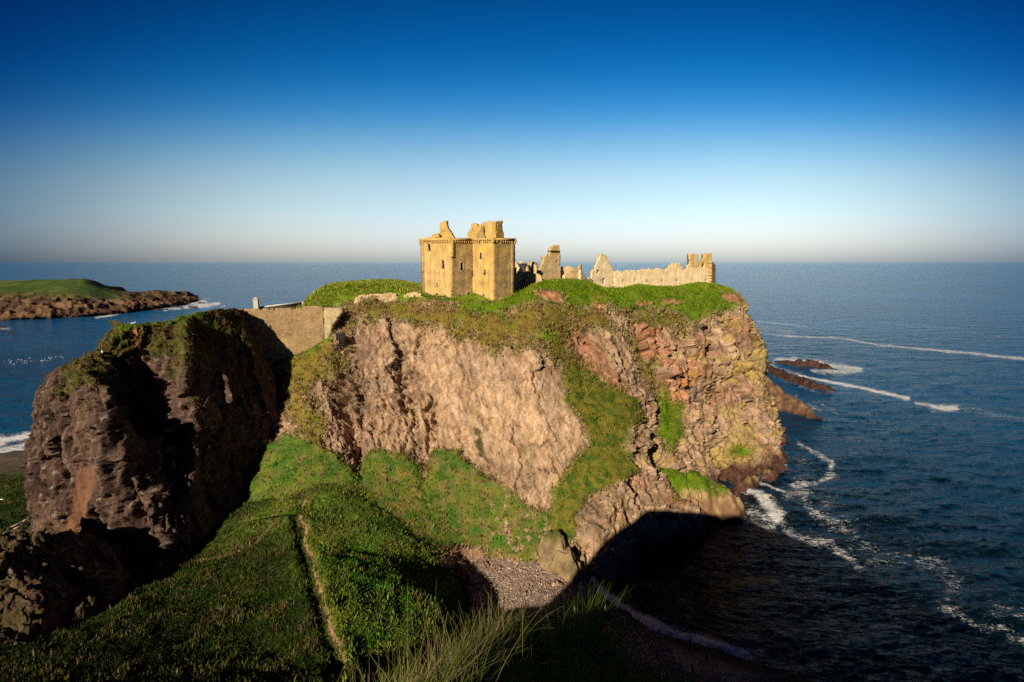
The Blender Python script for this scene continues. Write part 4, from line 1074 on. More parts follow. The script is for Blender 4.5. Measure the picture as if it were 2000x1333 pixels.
# ================================================================== BUILDINGS
def wall(name, p0, p1, outline, holes=(), t=0.9, cell=.28, mat=None, parent=None, lichen=0.0, top_lichen=0.0, jit=.06, rag=.28, seed=0, back=True):
    """A masonry wall standing on the line p0-p1 (each pixel + distance). Its outline and openings are traced in
    photo pixels and laid on that wall's own plane; the wall then gets its real thickness behind the face."""
    a, b = at(p0[0], p0[1], Y=p0[2]), at(p1[0], p1[1], Y=p1[2])
    u = np.array([b[0] - a[0], b[1] - a[1], 0.]); ln = np.linalg.norm(u); u /= ln
    nn = np.array([u[1], -u[0], 0.])
    if nn @ (a - CAM) > 0: nn = -nn
    def topl(q):
        d = ray(q[0], q[1]); tt = ((a - CAM) @ nn) / (d @ nn); p = CAM + d * tt
        return np.array([(p - a) @ u, p[2]])
    O = np.array([topl(q) for q in outline]); Hs = [np.array([topl(q) for q in h]) for h in holes]
    s0, z0 = O.min(0); s1, z1 = O.max(0)
    ns, nz = max(2, int(round((s1 - s0) / cell))), max(2, int(round((z1 - z0) / cell)))
    S_, Z_ = np.linspace(s0, s1, ns + 1), np.linspace(z0, z1, nz + 1)
    cs, cz = (S_[:-1] + S_[1:]) / 2, (Z_[:-1] + Z_[1:]) / 2
    CX, CZ = np.meshgrid(cs, cz, indexing='ij')
    base3 = np.stack([CX, CZ, CX * 0 + seed * 7.3], -1)
    rx = CX + fbm(base3, 1.1, 3, 601) * rag * 2; rz = CZ + fbm(base3, 1.1, 3, 605) * rag * 2
    def inside(poly, X, Y):
        r = np.zeros(X.shape, bool); n = len(poly)
        for i in range(n):
            p, q = poly[i], poly[(i + 1) % n]
            c = ((p[1] > Y) != (q[1] > Y))
            xi = (q[0] - p[0]) * (Y - p[1]) / (q[1] - p[1] + 1e-12) + p[0]
            r ^= c & (X < xi)
        return r
    lowz = z0 + .35 * (z1 - z0)
    kx = np.clip((CX - s0) / .3, 0, 1) * np.clip((s1 - CX) / .3, 0, 1)
    M = inside(O, CX + (rx - CX) * kx, CZ + (rz - CZ) * sstep(lowz, z1, CZ))
    for hp in Hs: M &= ~inside(hp, CX, CZ)
    idx = {}
    V, F, UV, LI = [], [], [], []
    def vid(i, j, k):
        key = (i, j, k)
        if key not in idx:
            g = np.array([S_[i], Z_[j]])
            jj = perlin(np.array([[g[0] * 2.7 + seed, g[1] * 2.7, k * 1.0]]), 5)[0] * jit * 2
            jk = perlin(np.array([[g[0] * 1.9 - seed, g[1] * 1.9, 9.0]]), 6)[0] * jit * 3
            p = a + u * (g[0] + jk) - nn * (k * t) + nn * jj
            V.append([p[0], p[1], g[1] + jj])
            UV.append([g[0] + k * .3, g[1], 0]); 
            LI.append(min(1, lichen + top_lichen * max(0, 1 - (z1 - g[1]) / (.35 * (z1 - z0) + .01))))
            idx[key] = len(V) - 1
        return idx[key]
    for i in range(ns):
        for j in range(nz):
            if not M[i, j]: continue
            F.append([vid(i, j, 0), vid(i + 1, j, 0), vid(i + 1, j + 1, 0), vid(i, j + 1, 0)])
            F.append([vid(i, j, 1), vid(i, j + 1, 1), vid(i + 1, j + 1, 1), vid(i + 1, j, 1)])
            for di, dj, e0, e1 in ((-1, 0, (i, j + 1), (i, j)), (1, 0, (i + 1, j), (i + 1, j + 1)), (0, -1, (i, j), (i + 1, j)), (0, 1, (i + 1, j + 1), (i, j + 1))):
                x, y = i + di, j + dj
                if not (0 <= x < ns and 0 <= y < nz and M[x, y]):
                    F.append([vid(*e0, 0), vid(*e1, 0), vid(*e1, 1), vid(*e0, 1)][::-1])
    o = raw_mesh(name, V, F, mat, parent, smooth=False, attrs={"wuv": ('FLOAT_VECTOR', UV), "lichen": ('FLOAT', LI)})
    o["_f"] = 0; del o["_f"]
    info = dict(a=a, u=u, n=nn, ln=ln, topl=topl)
    return o, info


def box_mesh(name, c, size, mat, parent=None, rot=0, bev=.03, taper=1.0):
    """bevelled block, centre of base c"""
    import bmesh
    bm = bmesh.new()
    bmesh.ops.create_cube(bm, size=1)
    for v in bm.verts:
        k = taper if v.co.z > 0 else 1
        v.co = Vector((v.co.x * size[0] * k, v.co.y * size[1] * k, (v.co.z + .5) * size[2]))
    bmesh.ops.bevel(bm, geom=bm.edges[:], offset=min(bev, min(size) * .3), segments=1, affect='EDGES')
    me = bpy.data.meshes.new(name)
    bm.to_mesh(me); bm.free()
    me.materials.append(mat)
    o = bpy.data.objects.new(name, me); C.objects.link(o)
    o.location = c; o.rotation_euler.z = rot
    if parent: o.parent = parent
    return o


def empty(name, label, cat, group=None):
    o = bpy.data.objects.new(name, None); C.objects.link(o)
    tag(o, label, cat, group)
    return o


def boxes(name, items, mat, parent=None, wuv=True, lichen=.4):
    """several axis-placed blocks (centre, axes, half sizes) joined into one part"""
    V, F, UV = [], [], []
    for c, ax, hs in items:
        c = np.asarray(c, float); k = len(V)
        for dx, dy, dz in [(-1,-1,-1),(1,-1,-1),(1,1,-1),(-1,1,-1),(-1,-1,1),(1,-1,1),(1,1,1),(-1,1,1)]:
            p = c + ax[0] * dx * hs[0] + ax[1] * dy * hs[1] + np.array([0, 0, 1.]) * dz * hs[2]
            V.append(p); UV.append([p[0] + p[1] * .7, p[2], 0])
        F += [[k, k+3, k+2, k+1], [k+4, k+5, k+6, k+7], [k, k+1, k+5, k+4], [k+1, k+2, k+6, k+5], [k+2, k+3, k+7, k+6], [k+3, k, k+4, k+7]]
    return raw_mesh(name, V, F, mat, parent, smooth=False, attrs={"wuv": ('FLOAT_VECTOR', UV), "lichen": ('FLOAT', [lichen] * len(V))})


def window(info, quad, parent, depth=.22, label=None):
    """recessed panel coloured near black for the shade inside, with a pale dressed frame"""
    q = np.array([info['topl'](p) for p in quad]); s0, z0 = q.min(0); s1, z1 = q.max(0)
    c = info['a'] + info['u'] * (s0 + s1) / 2 - info['n'] * depth
    c[2] = (z0 + z1) / 2
    w_ = boxes("window", [(c, (info['u'], info['n']), ((s1 - s0) / 2 + .2, .04, (z1 - z0) / 2 + .2))], M_dark, parent)
    fr = []
    fw = .07
    for ds in (-1, 1):
        cc = info['a'] + info['u'] * ((s0 + s1) / 2 + ds * ((s1 - s0) / 2 + fw * .6)) + info['n'] * .02; cc[2] = (z0 + z1) / 2
        fr.append((cc, (info['u'], info['n']), (fw, .10, (z1 - z0) / 2 + fw)))
    for dz in (-1, 1):
        cc = info['a'] + info['u'] * (s0 + s1) / 2 + info['n'] * .035; cc[2] = (z0 + z1) / 2 + dz * ((z1 - z0) / 2 + fw * .7)
        fr.append((cc, (info['u'], info['n']), ((s1 - s0) / 2 + fw * 1.5, .10, fw)))
    boxes("window_frame", fr, M_frame, w_)
    return w_


def rect(x0, y0, x1, y1): return [(x0, y0), (x1, y0), (x1, y1), (x0, y1)]


# ---- tower house (keep) -----------------------------------------------------------
keep = empty("castle_keep", "tall L-plan ruined tower house with yellow lichen on its walls, largest building on the headland", "castle tower")
A_, B_, C_, D_, E_ = (824,582,127.3), (881,588,120.0), (923,582,123.6), (964,587,119.6), (1006,575,123.6)
specs = [
 (A_, B_, [(824,600),(824,466),(836,464),(881,466),(881,604)], [rect(835.8,477.5,841.2,490), rect(862.5,509,868,525), rect(851.5,553,855,561.5), rect(851.5,573,855.5,579)], M_keep, .25, 1),
 (B_, C_, [(881,604),(881,466),(923,466),(923,600)], [rect(899,513,904.5,529), [(913,572),(917,571),(919,576),(915,580),(912,578)]], M_keep2, .12, 2),
 (C_, D_, [(923,600),(923,466),(964,465),(964,604)], [rect(934.5,469,938.5,476), rect(937.5,494,941,506), rect(945,527,949,537), rect(943,574,945.5,582), rect(929,504,931,508)], M_keep, .6, 3),
 (D_, E_, [(964,604),(964,466),(1006,466),(1006,594)], [rect(984.5,555,986.5,560)], M_keep2, .3, 4),
]
infos = []
for p0, p1, ol, hs, mt, li, sd in specs:
    o, inf = wall("wall", p0, p1, ol, hs, t=1.3, cell=.26, mat=mt, parent=keep, lichen=li, top_lichen=.6, jit=.035, rag=.08, seed=sd)
    infos.append(inf)
    for h in hs: window(inf, h, keep)
# rear walls close the tower
aA, aE = at(824,582,Y=127.3), at(1006,575,Y=123.6)
u1 = infos[1]['u']; u0 = infos[0]['u']
M2 = np.array([[u1[0], u0[0]], [u1[1], u0[1]]]); uu = np.linalg.solve(M2, (aE - aA)[:2]); K = aA + u1 * uu[0]
topz = infos[0]['topl']((850,466))[1]
for p, q in ((aA, K), (K, aE)):
    d_ = q - p; L_ = np.hypot(d_[0], d_[1]); u_ = np.array([d_[0], d_[1], 0]) / L_; n_v = np.array([u_[1], -u_[0], 0])
    c = (p + q) / 2; c[2] = (46 + topz) / 2
    if n_v @ (c - np.array([-12, 128, 55])) > 0: n_v = -n_v
    boxes("rear_wall", [(c + n_v * .66, (u_, n_v), (L_ / 2 - .02, .62, (topz - 46) / 2))], M_keep2, keep)
# parapet band, corbels and corner rounds
par, cor = [], []
for k, inf in enumerate(infos):
    z = inf['topl']((specs[k][0][0] + 10, 467))[1]
    z = topz - .1
    L_ = inf['ln']
    c = inf['a'] + inf['u'] * L_ / 2 + inf['n'] * .02; c[2] = z - .25
    par.append((c, (inf['u'], inf['n']), (L_ / 2, .30, .26 + .01 * k)))
    m = int(L_ / .62)
    for i in range(m):
        if rng.random() < .1: continue
        c = inf['a'] + inf['u'] * (L_ * (i + .5) / m) + inf['n'] * .10; c[2] = z - .80
        cor.append((c, (inf['u'], inf['n']), (.13, .16, .26)))
boxes("parapet", par, M_keep, keep, lichen=.6)
for it in cor: boxes("corbel", [it], M_keep, keep, lichen=.5)
import bmesh
def round_turret(c, r, h, parent):
    n_ = 14; V, F, UV = [], [], []
    prof = [(r * .35, -.9), (r * .75, -.5), (r, -.1), (r, h), (r * .6, h), (r * .6, h - .3)]
    for i, (rad, z) in enumerate(prof):
        for j in range(n_):
            a_ = 2 * math.pi * j / n_
            zz = z + (random.uniform(-.15, .15) if i in (3, 4) else 0)
            V.append([c[0] + math.cos(a_) * rad, c[1] + math.sin(a_) * rad, c[2] + zz]); UV.append([a_ * r, zz, 0])
    for i in range(len(prof) - 1):
        for j in range(n_):
            F.append([i * n_ + j, i * n_ + (j + 1) % n_, (i + 1) * n_ + (j + 1) % n_, (i + 1) * n_ + j])
    return raw_mesh("corner_round", V, F, M_keep, parent, attrs={"wuv": ('FLOAT_VECTOR', UV), "lichen": ('FLOAT', [.5] * len(V))})
for q in (A_, B_, D_, E_):
    p = at(*q[:2], Y=q[2]); p = p.copy(); p[2] = topz - .55
    round_turret(p, .42, .5, keep)
# floor inside, just below the parapet
ctr = (aA + K + aE + at(881,588,Y=120)) / 4
def poly_slab(name, pts, z, th, mat, parent):
    n_ = len(pts); V = [[p[0], p[1], z] for p in pts] + [[p[0], p[1], z - th] for p in pts]
    bm = bmesh.new(); vs_ = [bm.verts.new(v) for v in V]
    bm.faces.new(vs_[:n_]); bm.faces.new(vs_[n_:][::-1])
    for i in range(n_): bm.faces.new([vs_[i], vs_[n_ + i], vs_[n_ + (i + 1) % n_], vs_[(i + 1) % n_]])
    bmesh.ops.recalc_face_normals(bm, faces=bm.faces[:])
    me = bpy.data.meshes.new(name); bm.to_mesh(me); bm.free(); me.materials.append(mat)
    o = bpy.data.objects.new(name, me); C.objects.link(o); o.parent = parent
    return o
ctr2 = (aA + aE + K) / 3
inn = [p + (ctr2 - p) * .06 for p in (aA, at(881,588,Y=120.0), at(923,582,Y=123.6), at(964,587,Y=119.6), aE, K)]
poly_slab("roof_walk", inn, topz - 1.3, .3, M_keep2_flat if 'M_keep2_flat' in globals() else plain("roof_rubble", (.25, .19, .10)), keep)
# gable and cap-house on the roof
gb, gi = wall("gable", (857,466,130.5), (886,466,126.9), [(857.5,475),(859,452),(860,437),(866,432),(870.5,432),(871,441),(875,449),(880,457),(885,465),(885,475)], [rect(864.2,450.5,866.2,454)], t=.9, cell=.24, mat=M_keep, parent=keep, lichen=.7, seed=6, rag=.12)
wall("parapet_stub", (843,466,130), (857,466,128.5), [(843.5,474),(845,457.5),(856,456),(856.5,474)], t=.7, cell=.24, mat=M_keep, parent=keep, lichen=.8, seed=7)
wall("chimney", (919,466,129), (932,466,127.5), [(920,475),(920.5,436.5),(928,437),(931,440),(930,475)], [rect(921.5,447,924,452)], t=1.1, cell=.24, mat=M_keep, parent=keep, lichen=.8, seed=8, rag=.1)
wall("gable", (910,466,130), (924,466,129), [(911,475),(912.5,458),(917,451),(921,446),(922,475)], t=.8, cell=.24, mat=M_keep, parent=keep, lichen=.8, seed=9, rag=.1)
ch, chi = wall("cap_house_wall", (924,466,127.2), (969,466,123.6), [(924,475),(927,452),(935,441),(941,436.5),(947,434),(955,432.5),(966,434),(969,434.5),(969,475)], t=.9, cell=.26, mat=M_keep, parent=keep, lichen=.55, seed=10, rag=.2)
# leaning remnant of the stair roof against the cap-house
rf, _ = wall("stair_roof", (925,466,125.6), (945,466,124.6), [(926,473),(932,458),(942,441),(944,442),(946,474)], t=.5, cell=.24, mat=M_keep2, parent=keep, lichen=.3, seed=11, rag=.2)
wall("cap_house_wall", (968,466,123.4), (985,466,126.2), [(968,475),(968,433),(982.5,431.5),(980.5,438),(981.5,448),(984,458),(985,475)], [rect(968.6,437,970.8,447)], t=.9, cell=.24, mat=M_keep, parent=keep, lichen=.9, seed=12, rag=.12)

# ---- roofed range behind the keep -----------------------------------------------------
rng_ = empty("slate_roofed_house", "small house with dark slate roof and pale gable half hidden behind the big tower", "house")
wall("gable", (1003,536,150), (1020,536,146), [(1003,548),(1003,513),(1007,512.5),(1012,522),(1017.5,532),(1017.5,548)], t=.5, cell=.3, mat=M_ruin, parent=rng_, seed=13, rag=.05)
p1, p2, p3, p4 = at(1008,515,Y=152), at(1042,515,Y=160), at(1050,538,Y=153), at(1016,536,Y=146.5)
def slab3(name, pts, th, mat, parent):
    pts = np.array(pts); n_ = np.cross(pts[1] - pts[0], pts[3] - pts[0]); n_ /= np.linalg.norm(n_)
    if n_[2] < 0: n_ = -n_
    V = np.concatenate([pts, pts - n_ * th]); F = [[0,1,2,3],[7,6,5,4],[0,4,5,1],[1,5,6,2],[2,6,7,3],[3,7,4,0]]
    return raw_mesh(name, V, F, mat, parent, smooth=False)
rf = slab3("roof", [p1, p2, p3, p4], .25, M_slate, rng_)
wall("chimney", (1015,516,155), (1027,516,156), [(1016.5,518),(1016.5,511),(1025.5,511),(1025.5,518)], t=1.2, cell=.3, mat=M_ruin, parent=rf, seed=14, rag=.02)
rc = empty("ruined_wall", "broken rubble stump with a dark hollow beside the slate roof, right of the big tower", "ruined wall", "ruined ranges on the headland")
wall("wall", (1025,540,150), (1046,540,142), [(1026,552),(1027,522),(1031,513),(1038,512),(1041,515),(1044,520),(1045,552)], [[(1028,519),(1036,519),(1037,534),(1028,534)]], t=1.0, cell=.27, mat=M_ruin2, parent=rc, lichen=.2, seed=15)
wall("pier", (1042,540,144), (1051,540,145), [(1042.5,552),(1043,513),(1049.8,512.5),(1050.5,552)], t=1.0, cell=.27, mat=M_ruin2, parent=rc, lichen=.3, seed=16, rag=.08)
lw, _ = wall("ruined_wall", (1026,555,137), (1058,555,135), [(1026.5,566),(1026.5,536.5),(1040,536),(1050,535),(1055,538),(1057.5,543),(1058,566)], t=.8, cell=.27, mat=M_ruin2, lichen=.1, seed=17, rag=.1)
tag(lw, "low rubble wall on the turf edge just right of the big tower's shadow", "ruined wall", "ruined ranges on the headland")
lw, _ = wall("ruined_wall", (1004,560,136), (1028,555,138.5), [(1004,570),(1004,535.5),(1028,535.5),(1028,566)], t=.8, cell=.3, mat=M_ruin2, seed=18, rag=.02)
tag(lw, "flat-topped wall standing in the big tower's shadow, joined to the tower's right side", "ruined wall", "ruined ranges on the headland")
gt = empty("ruined_gable", "tall jagged tan gable with yellow lichened chimney stump, highest ruin right of the tower", "ruined gable", "ruined gables on the headland")
wall("wall", (1048,556,138), (1098,556,143), [(1051,566),(1050,548),(1051,540),(1054,528),(1059,517),(1061,512),(1061,501),(1068,500),(1074,499),(1075,488),(1094,489),(1094,503),(1096,515),(1096.5,566)], [rect(1086.5,509,1089,513), [(1093,514),(1096,513),(1096,522),(1094,521)], rect(1055,548,1058,554)], t=1.1, cell=.26, mat=M_ruin2, parent=gt, lichen=.1, top_lichen=.5, seed=19)
wall("chimney", (1074,490,139.8), (1094,490,141.8), [(1075,490.5),(1075,486),(1079,485),(1082,480),(1087,478.5),(1089,480),(1092.5,479),(1092,486),(1094,490.5)], t=1.2, cell=.22, mat=M_ruin2, parent=gt, lichen=.9, seed=20, rag=.2)
rr_ = empty("ruined_range", "roofless low range with a small square chimney between the tall gable and the pale gable", "ruined building", "ruined ranges on the headland")
wall("rear_wall", (1094,556,145.2), (1132,556,144.8), [(1095,566),(1095,521),(1100,520.5),(1112,520),(1118,523),(1124,530),(1131,529),(1131,566)], t=.9, cell=.28, mat=M_ruin2, parent=rr_, seed=21)
wall("wall", (1094,556,144), (1106,556,143.5), [(1095,566),(1095,537),(1105,536),(1105,566)], t=.9, cell=.28, mat=M_ruin, parent=rr_, seed=22, rag=.1)
wall("gable", (1102,556,143.5), (1134.5,556,140.5), [(1103,566),(1104,537),(1112,532),(1120,528),(1125,524),(1128.5,520.5),(1128.5,517.5),(1134,517.5),(1134,566)], [rect(1117,550.5,1121,552.5)], t=.9, cell=.26, mat=M_keep2, parent=rr_, lichen=.1, seed=23, rag=.06)
wall("wall", (1134,556,140.4), (1158,556,146), [(1134.2,566),(1134.2,528),(1138,533),(1144,543),(1148,545),(1152,543),(1157,546),(1157.5,566)], t=.8, cell=.26, mat=M_ruin, parent=rr_, seed=24, rag=.2)
pg = empty("ruined_gable", "pale grey-white gable with flat chimney head at the left end of the long wall", "ruined gable", "ruined gables on the headland")
wall("wall", (1154,560,146), (1200,572,150), [(1156,590),(1156,529),(1162,528),(1165,516),(1170,504.5),(1173,500),(1185,501),(1187,508),(1191,515),(1195,522),(1199.5,530),(1200,590)], [[(1166,527),(1169,526.5),(1170.5,530),(1169,535),(1166,535)], [(1176,545),(1181,545),(1182,551),(1180,556),(1177.5,555)]], t=1.0, cell=.26, mat=M_ruin, parent=pg, seed=25, rag=.14)
wall("chimney", (1172,503,147.4), (1187,503,148.8), [(1173,504.5),(1174,497),(1178,498),(1184,499.5),(1185.5,504.5)], t=1.15, cell=.22, mat=M_ruin2, parent=pg, lichen=.5, seed=26, rag=.1)
lr = empty("ruined_range", "long roofless pale range with small square windows and two tall chimneys at its right end", "ruined building", "ruined ranges on the headland")
lwh = [rect(x - 1.3, 546.5, x + 1.3, 551.5) for x in (1217.5, 1239.5, 1264, 1293.5, 1323, 1351, 1379)]
wall("wall", (1199,575,147), (1390,570,156), [(1199.5,592),(1199.5,531),(1210,530),(1225,530),(1240,528.5),(1250,528),(1262,526),(1275,526.5),(1286,524.5),(1298,528.5),(1304,527),(1307,521),(1313,516),(1321,514.5),(1329,516),(1332,521),(1334,526),(1341,527.5),(1342,520),(1347.5,515),(1348,520),(1390,520),(1390,592)],
     lwh + [rect(1245.0,534,1246.2,538), rect(1368,522.5,1374,521)], t=1.0, cell=.30, mat=M_ruin, parent=lr, lichen=.08, top_lichen=.5, seed=27, rag=.5)
for h in lwh:
    _i = dict(a=at(1199,575,Y=147)); b_ = at(1390,570,Y=156); u_ = np.array([*(b_ - _i['a'])[:2], 0]); u_ /= np.linalg.norm(u_); n_v = np.array([u_[1], -u_[0], 0])
    def tl(q, a=_i['a'], u=u_, n=n_v):
        d = ray(*q); p = CAM + d * (((a - CAM) @ n) / (d @ n)); return np.array([(p - a) @ u, p[2]])
    q = np.array([tl(p) for p in h]); c = _i['a'] + u_ * q[:, 0].mean() - n_v * .7; c[2] = q[:, 1].mean()
    boxes("window", [(c, (u_, n_v), (np.ptp(q[:, 0]) / 2 + .15, .05, np.ptp(q[:, 1]) / 2 + .15))], M_dark, lr)  # panel coloured near black for the unlit room behind
wall("chimney", (1346,520,153.6), (1366,520,154.6), [(1348,522),(1348,496),(1364,496),(1364,522)], t=1.6, cell=.28, mat=M_ruin2, parent=lr, lichen=.35, seed=28, rag=.03)
wall("gable", (1363,520,154.7), (1378,520,155.4), [(1364,523),(1364,517),(1369,511),(1374,505),(1376,504),(1376,510),(1374,515),(1371,519),(1370,523)], t=.8, cell=.25, mat=M_ruin2, parent=lr, lichen=.9, seed=29, rag=.08)
wall("chimney", (1375,520,155.1), (1391,520,155.9), [(1376.5,522),(1376.5,497),(1383,496),(1389.5,495),(1390,522)], t=1.6, cell=.28, mat=M_ruin2, parent=lr, lichen=.75, seed=30, rag=.05)
wall("end_wall", (1390,566,156.05), (1398,566,161), [(1390.2,580),(1390.2,511),(1394,514),(1397.5,518),(1397.5,580)], t=1.0, cell=.28, mat=M_ruin2, parent=lr, lichen=.6, seed=31, rag=.05)

# ---- curtain wall across the cleft -------------------------------------------------
cw = empty("curtain_wall", "high tan rubble wall filling the gap between the dark stack and the castle rock", "castle wall")
wall("wall", (440,640,110), (634,640,115), [(455,760),(456,603),(470,606),(485,604.5),(500,604),(515,605),(540,604),(555,603),(570,604),(590,602),(605,599.5),(622,599),(633,602),(633,700),(600,712),(560,740)], t=1.4, cell=.30, mat=M_curtain, parent=cw, lichen=.08, seed=32, rag=.14)
wall("wall", (632.5,640,115), (668,640,112.5), [(632.6,700),(632.6,602),(650,602.5),(662,603),(666,606),(665,613),(659,620),(653,630),(648,637),(644,648),(640,670),(640,700)], t=1.2, cell=.28, mat=wall_material("lime_washed_rubble", (.43,.33,.175), (.25,.18,.09), (.36,.26,.13), bump=.03), parent=cw, seed=33, rag=.2)
gh = empty("gatehouse", "long low building with dark roof ridge and square chimney just showing behind the curtain wall", "gatehouse")
q1, q2 = at(506,602,Y=130), at(594,591.5,Y=134)
r1, r2 = at(507,612,Y=124), at(594,606,Y=128)
rf = slab3("roof", [q1, q2, r2, r1], .3, plain("brown_slate", (.10,.075,.07)), gh)
u_ = q2 - q1; Lr = np.linalg.norm(u_); u_ /= Lr; n_v = np.cross(u_, [0, 0, 1.]); n_v /= np.linalg.norm(n_v)
cc = (q1 + q2) / 2
V = []; 
for s_ in (-1, 1):
    for a_, z_ in ((-.22, -.05), (.22, -.05), (.14, .32), (-.14, .32)):
        V.append(cc + u_ * s_ * (Lr / 2 + .1) + n_v * a_ + np.array([0, 0, z_ + .05]))
raw_mesh("ridge", V, [[0,1,5,4],[1,2,6,5],[2,3,7,6],[3,0,4,7],[3,2,1,0],[4,5,6,7]], M_palestone, rf, smooth=False)
qc = at(501.5, 604, Y=129)
z2 = at(501.5, 585, Y=129)[2]; z1_ = qc[2] - 2.0
box_c = box_mesh("chimney", (qc[0], qc[1], z1_), (1.25, 1.1, z2 - z1_), wall_material("chimney_stone", (.5,.43,.33), (.3,.25,.18), (.42,.36,.28)), gh, .15, .05, .94)
box_mesh("chimney_cap", (0, 0, z2 - z1_ + .003), (1.55, 1.4, .16), M_palestone, box_c, 0, .04)
box_mesh("chimney_cope", (0, 0, z2 - z1_ + .166), (1.1, 1.0, .34), M_palestone, box_c, 0, .1, .45)
qd = at(594.5, 603, Y=127.5); z3 = at(594.5, 589.5, Y=127.5)[2]
box_mesh("gable_end", (qd[0], qd[1], qd[2] - 1), (.75, .7, z3 - qd[2] + 1), M_palestone, gh, .1, .04)
qe = at(550, 640, Y=131)
box_mesh("wall", (qe[0], qe[1] , 44), (12.0, 5.0, 3.2), M_ruin2, gh, .1)

# timber gate and landing in the dark cleft
gte = empty("cleft_gate", "timber gate and railing coloured dark as if shaded, wedged in the cleft under the end of the curtain wall", "gate")
def px_box(name, x0, y0, x1, y1, Y, th, mat, parent):
    p, q = at(x0, y1, Y=Y), at(x1, y0, Y=Y)
    return boxes(name, [((p + q) / 2, (np.array([1., 0, 0]), np.array([0, 1., 0])), (abs(q[0] - p[0]) / 2, th / 2, abs(q[2] - p[2]) / 2))], mat, parent)
px_box("panel", 657, 650, 674, 676, 113.2, .2, M_iron, gte)  # near-black slab; the recess's shade is put into its colour
for y_ in (652, 673): px_box("rail", 656, y_, 675, y_ + .8, 112.9, .12, plain("rail_grey_%d" % y_, (.06,.052,.048)), gte)
for x_ in (658, 662, 666, 670): px_box("post", x_, 653, x_ + .7, 673, 112.95, .08, M_iron, gte)

# low dry-stone remains beside the keep
def _sY(x, y):
    a, b = proj(MAIN); d = np.hypot(a - x, b - y); c = d < 4; q = MAIN[c]
    return float(q[np.argmin(q[:, 1]), 1])
_yA, _yB, _yC = _sY(705, 586), _sY(770, 581), _sY(815, 581)
print("rubble wall depths", _yA, _yB, _yC)
o, _ = wall("rubble_wall", (690,585,_yA), (778,576,_yB), [(692,598),(694,582),(700,578.5),(712,576),(726,575.5),(740,574),(755,573),(766,572.5),(774,576),(777,581),(778,596),(720,602)], t=.9, cell=.22, mat=M_ruin2, seed=34, rag=.35, jit=.12)
tag(o, "longer tumbled pale stone wall in the grass, not touching the big tower", "stone wall", "low walls on the castle mound")
o, _ = wall("rubble_wall", (782,580,_yB), (824,576,_yC), [(784,598),(789,577),(799,572.5),(812,571.5),(823,574),(825,598)], t=.9, cell=.25, mat=M_ruin2, seed=35, rag=.2, jit=.12)
tag(o, "short tumbled stone wall touching the left side of the big tower", "stone wall", "low walls on the castle mound")
# fence at the tower's foot
fn = empty("rail_fence", "thin dark post and rail fence at the foot of the tower's left face", "fence")
for y_ in (579.3, 584.2):
    p, q = at(829, y_, Y=119.8), at(869, y_ + .3, Y=117.5)
    d_ = q - p; L_ = np.linalg.norm(d_); u_ = d_ / L_
    boxes("rail", [((p + q) / 2, (u_, np.array([-u_[1], u_[0], 0])), (L_ / 2, .04, .05))], M_iron, fn)
for i, x_ in enumerate((830, 849.5, 868.5)):
    Yq = 119.75 - i * 1.1
    px_box("post", x_ - .5, 578.3, x_ + .5, 589, Yq, .1, M_iron, fn)

# steps with rails on the grass at the far left, and a small white sign
st = empty("timber_steps", "weathered timber steps with dark posts on lit grass at the left photo edge", "steps")
for i, (x0, y0, x1, y1, Y_) in enumerate([(18,1033,41,1022,88),(26,1036,42,1028,87),(43,1021,56,1014,90),(45,1027,56,1021,89)]):
    p, q = at(x0, y0, Y=Y_), at(x1, y1, Y=Y_ + .8); d_ = q - p; L_ = np.linalg.norm(d_); u_ = np.array([d_[0], d_[1], 0]) / np.hypot(d_[0], d_[1])
    V = []
    nn_ = np.array([-u_[1], u_[0], 0])
    for e, pp in ((0, p), (1, q)):
        for a_, z_ in ((-.22, -.1), (.22, -.1), (.22, .12), (-.22, .12)): V.append(pp + nn_ * a_ + np.array([0, 0, z_ + .15]))
    raw_mesh("tread_board", V, [[0,1,5,4],[1,2,6,5],[2,3,7,6],[3,0,4,7],[3,2,1,0],[4,5,6,7]], M_wood, st, smooth=False)
for x_, y0, y1, Y_ in ((42.5,1018,1036,88.6),(57,1008,1028,90.3),(17,1030,1044,87.6)): px_box("post", x_ - .7, y0, x_ + .7, y1, Y_, .14, M_iron, st)
sg = empty("sign", "small white notice board at the left edge of the photo by the dark shore", "sign")
px_box("board", -4, 975, 6, 982, 104.5, .08, M_white, sg)
px_box("post", 0, 982.3, 1.2, 990, 104.55, .08, M_iron, sg)

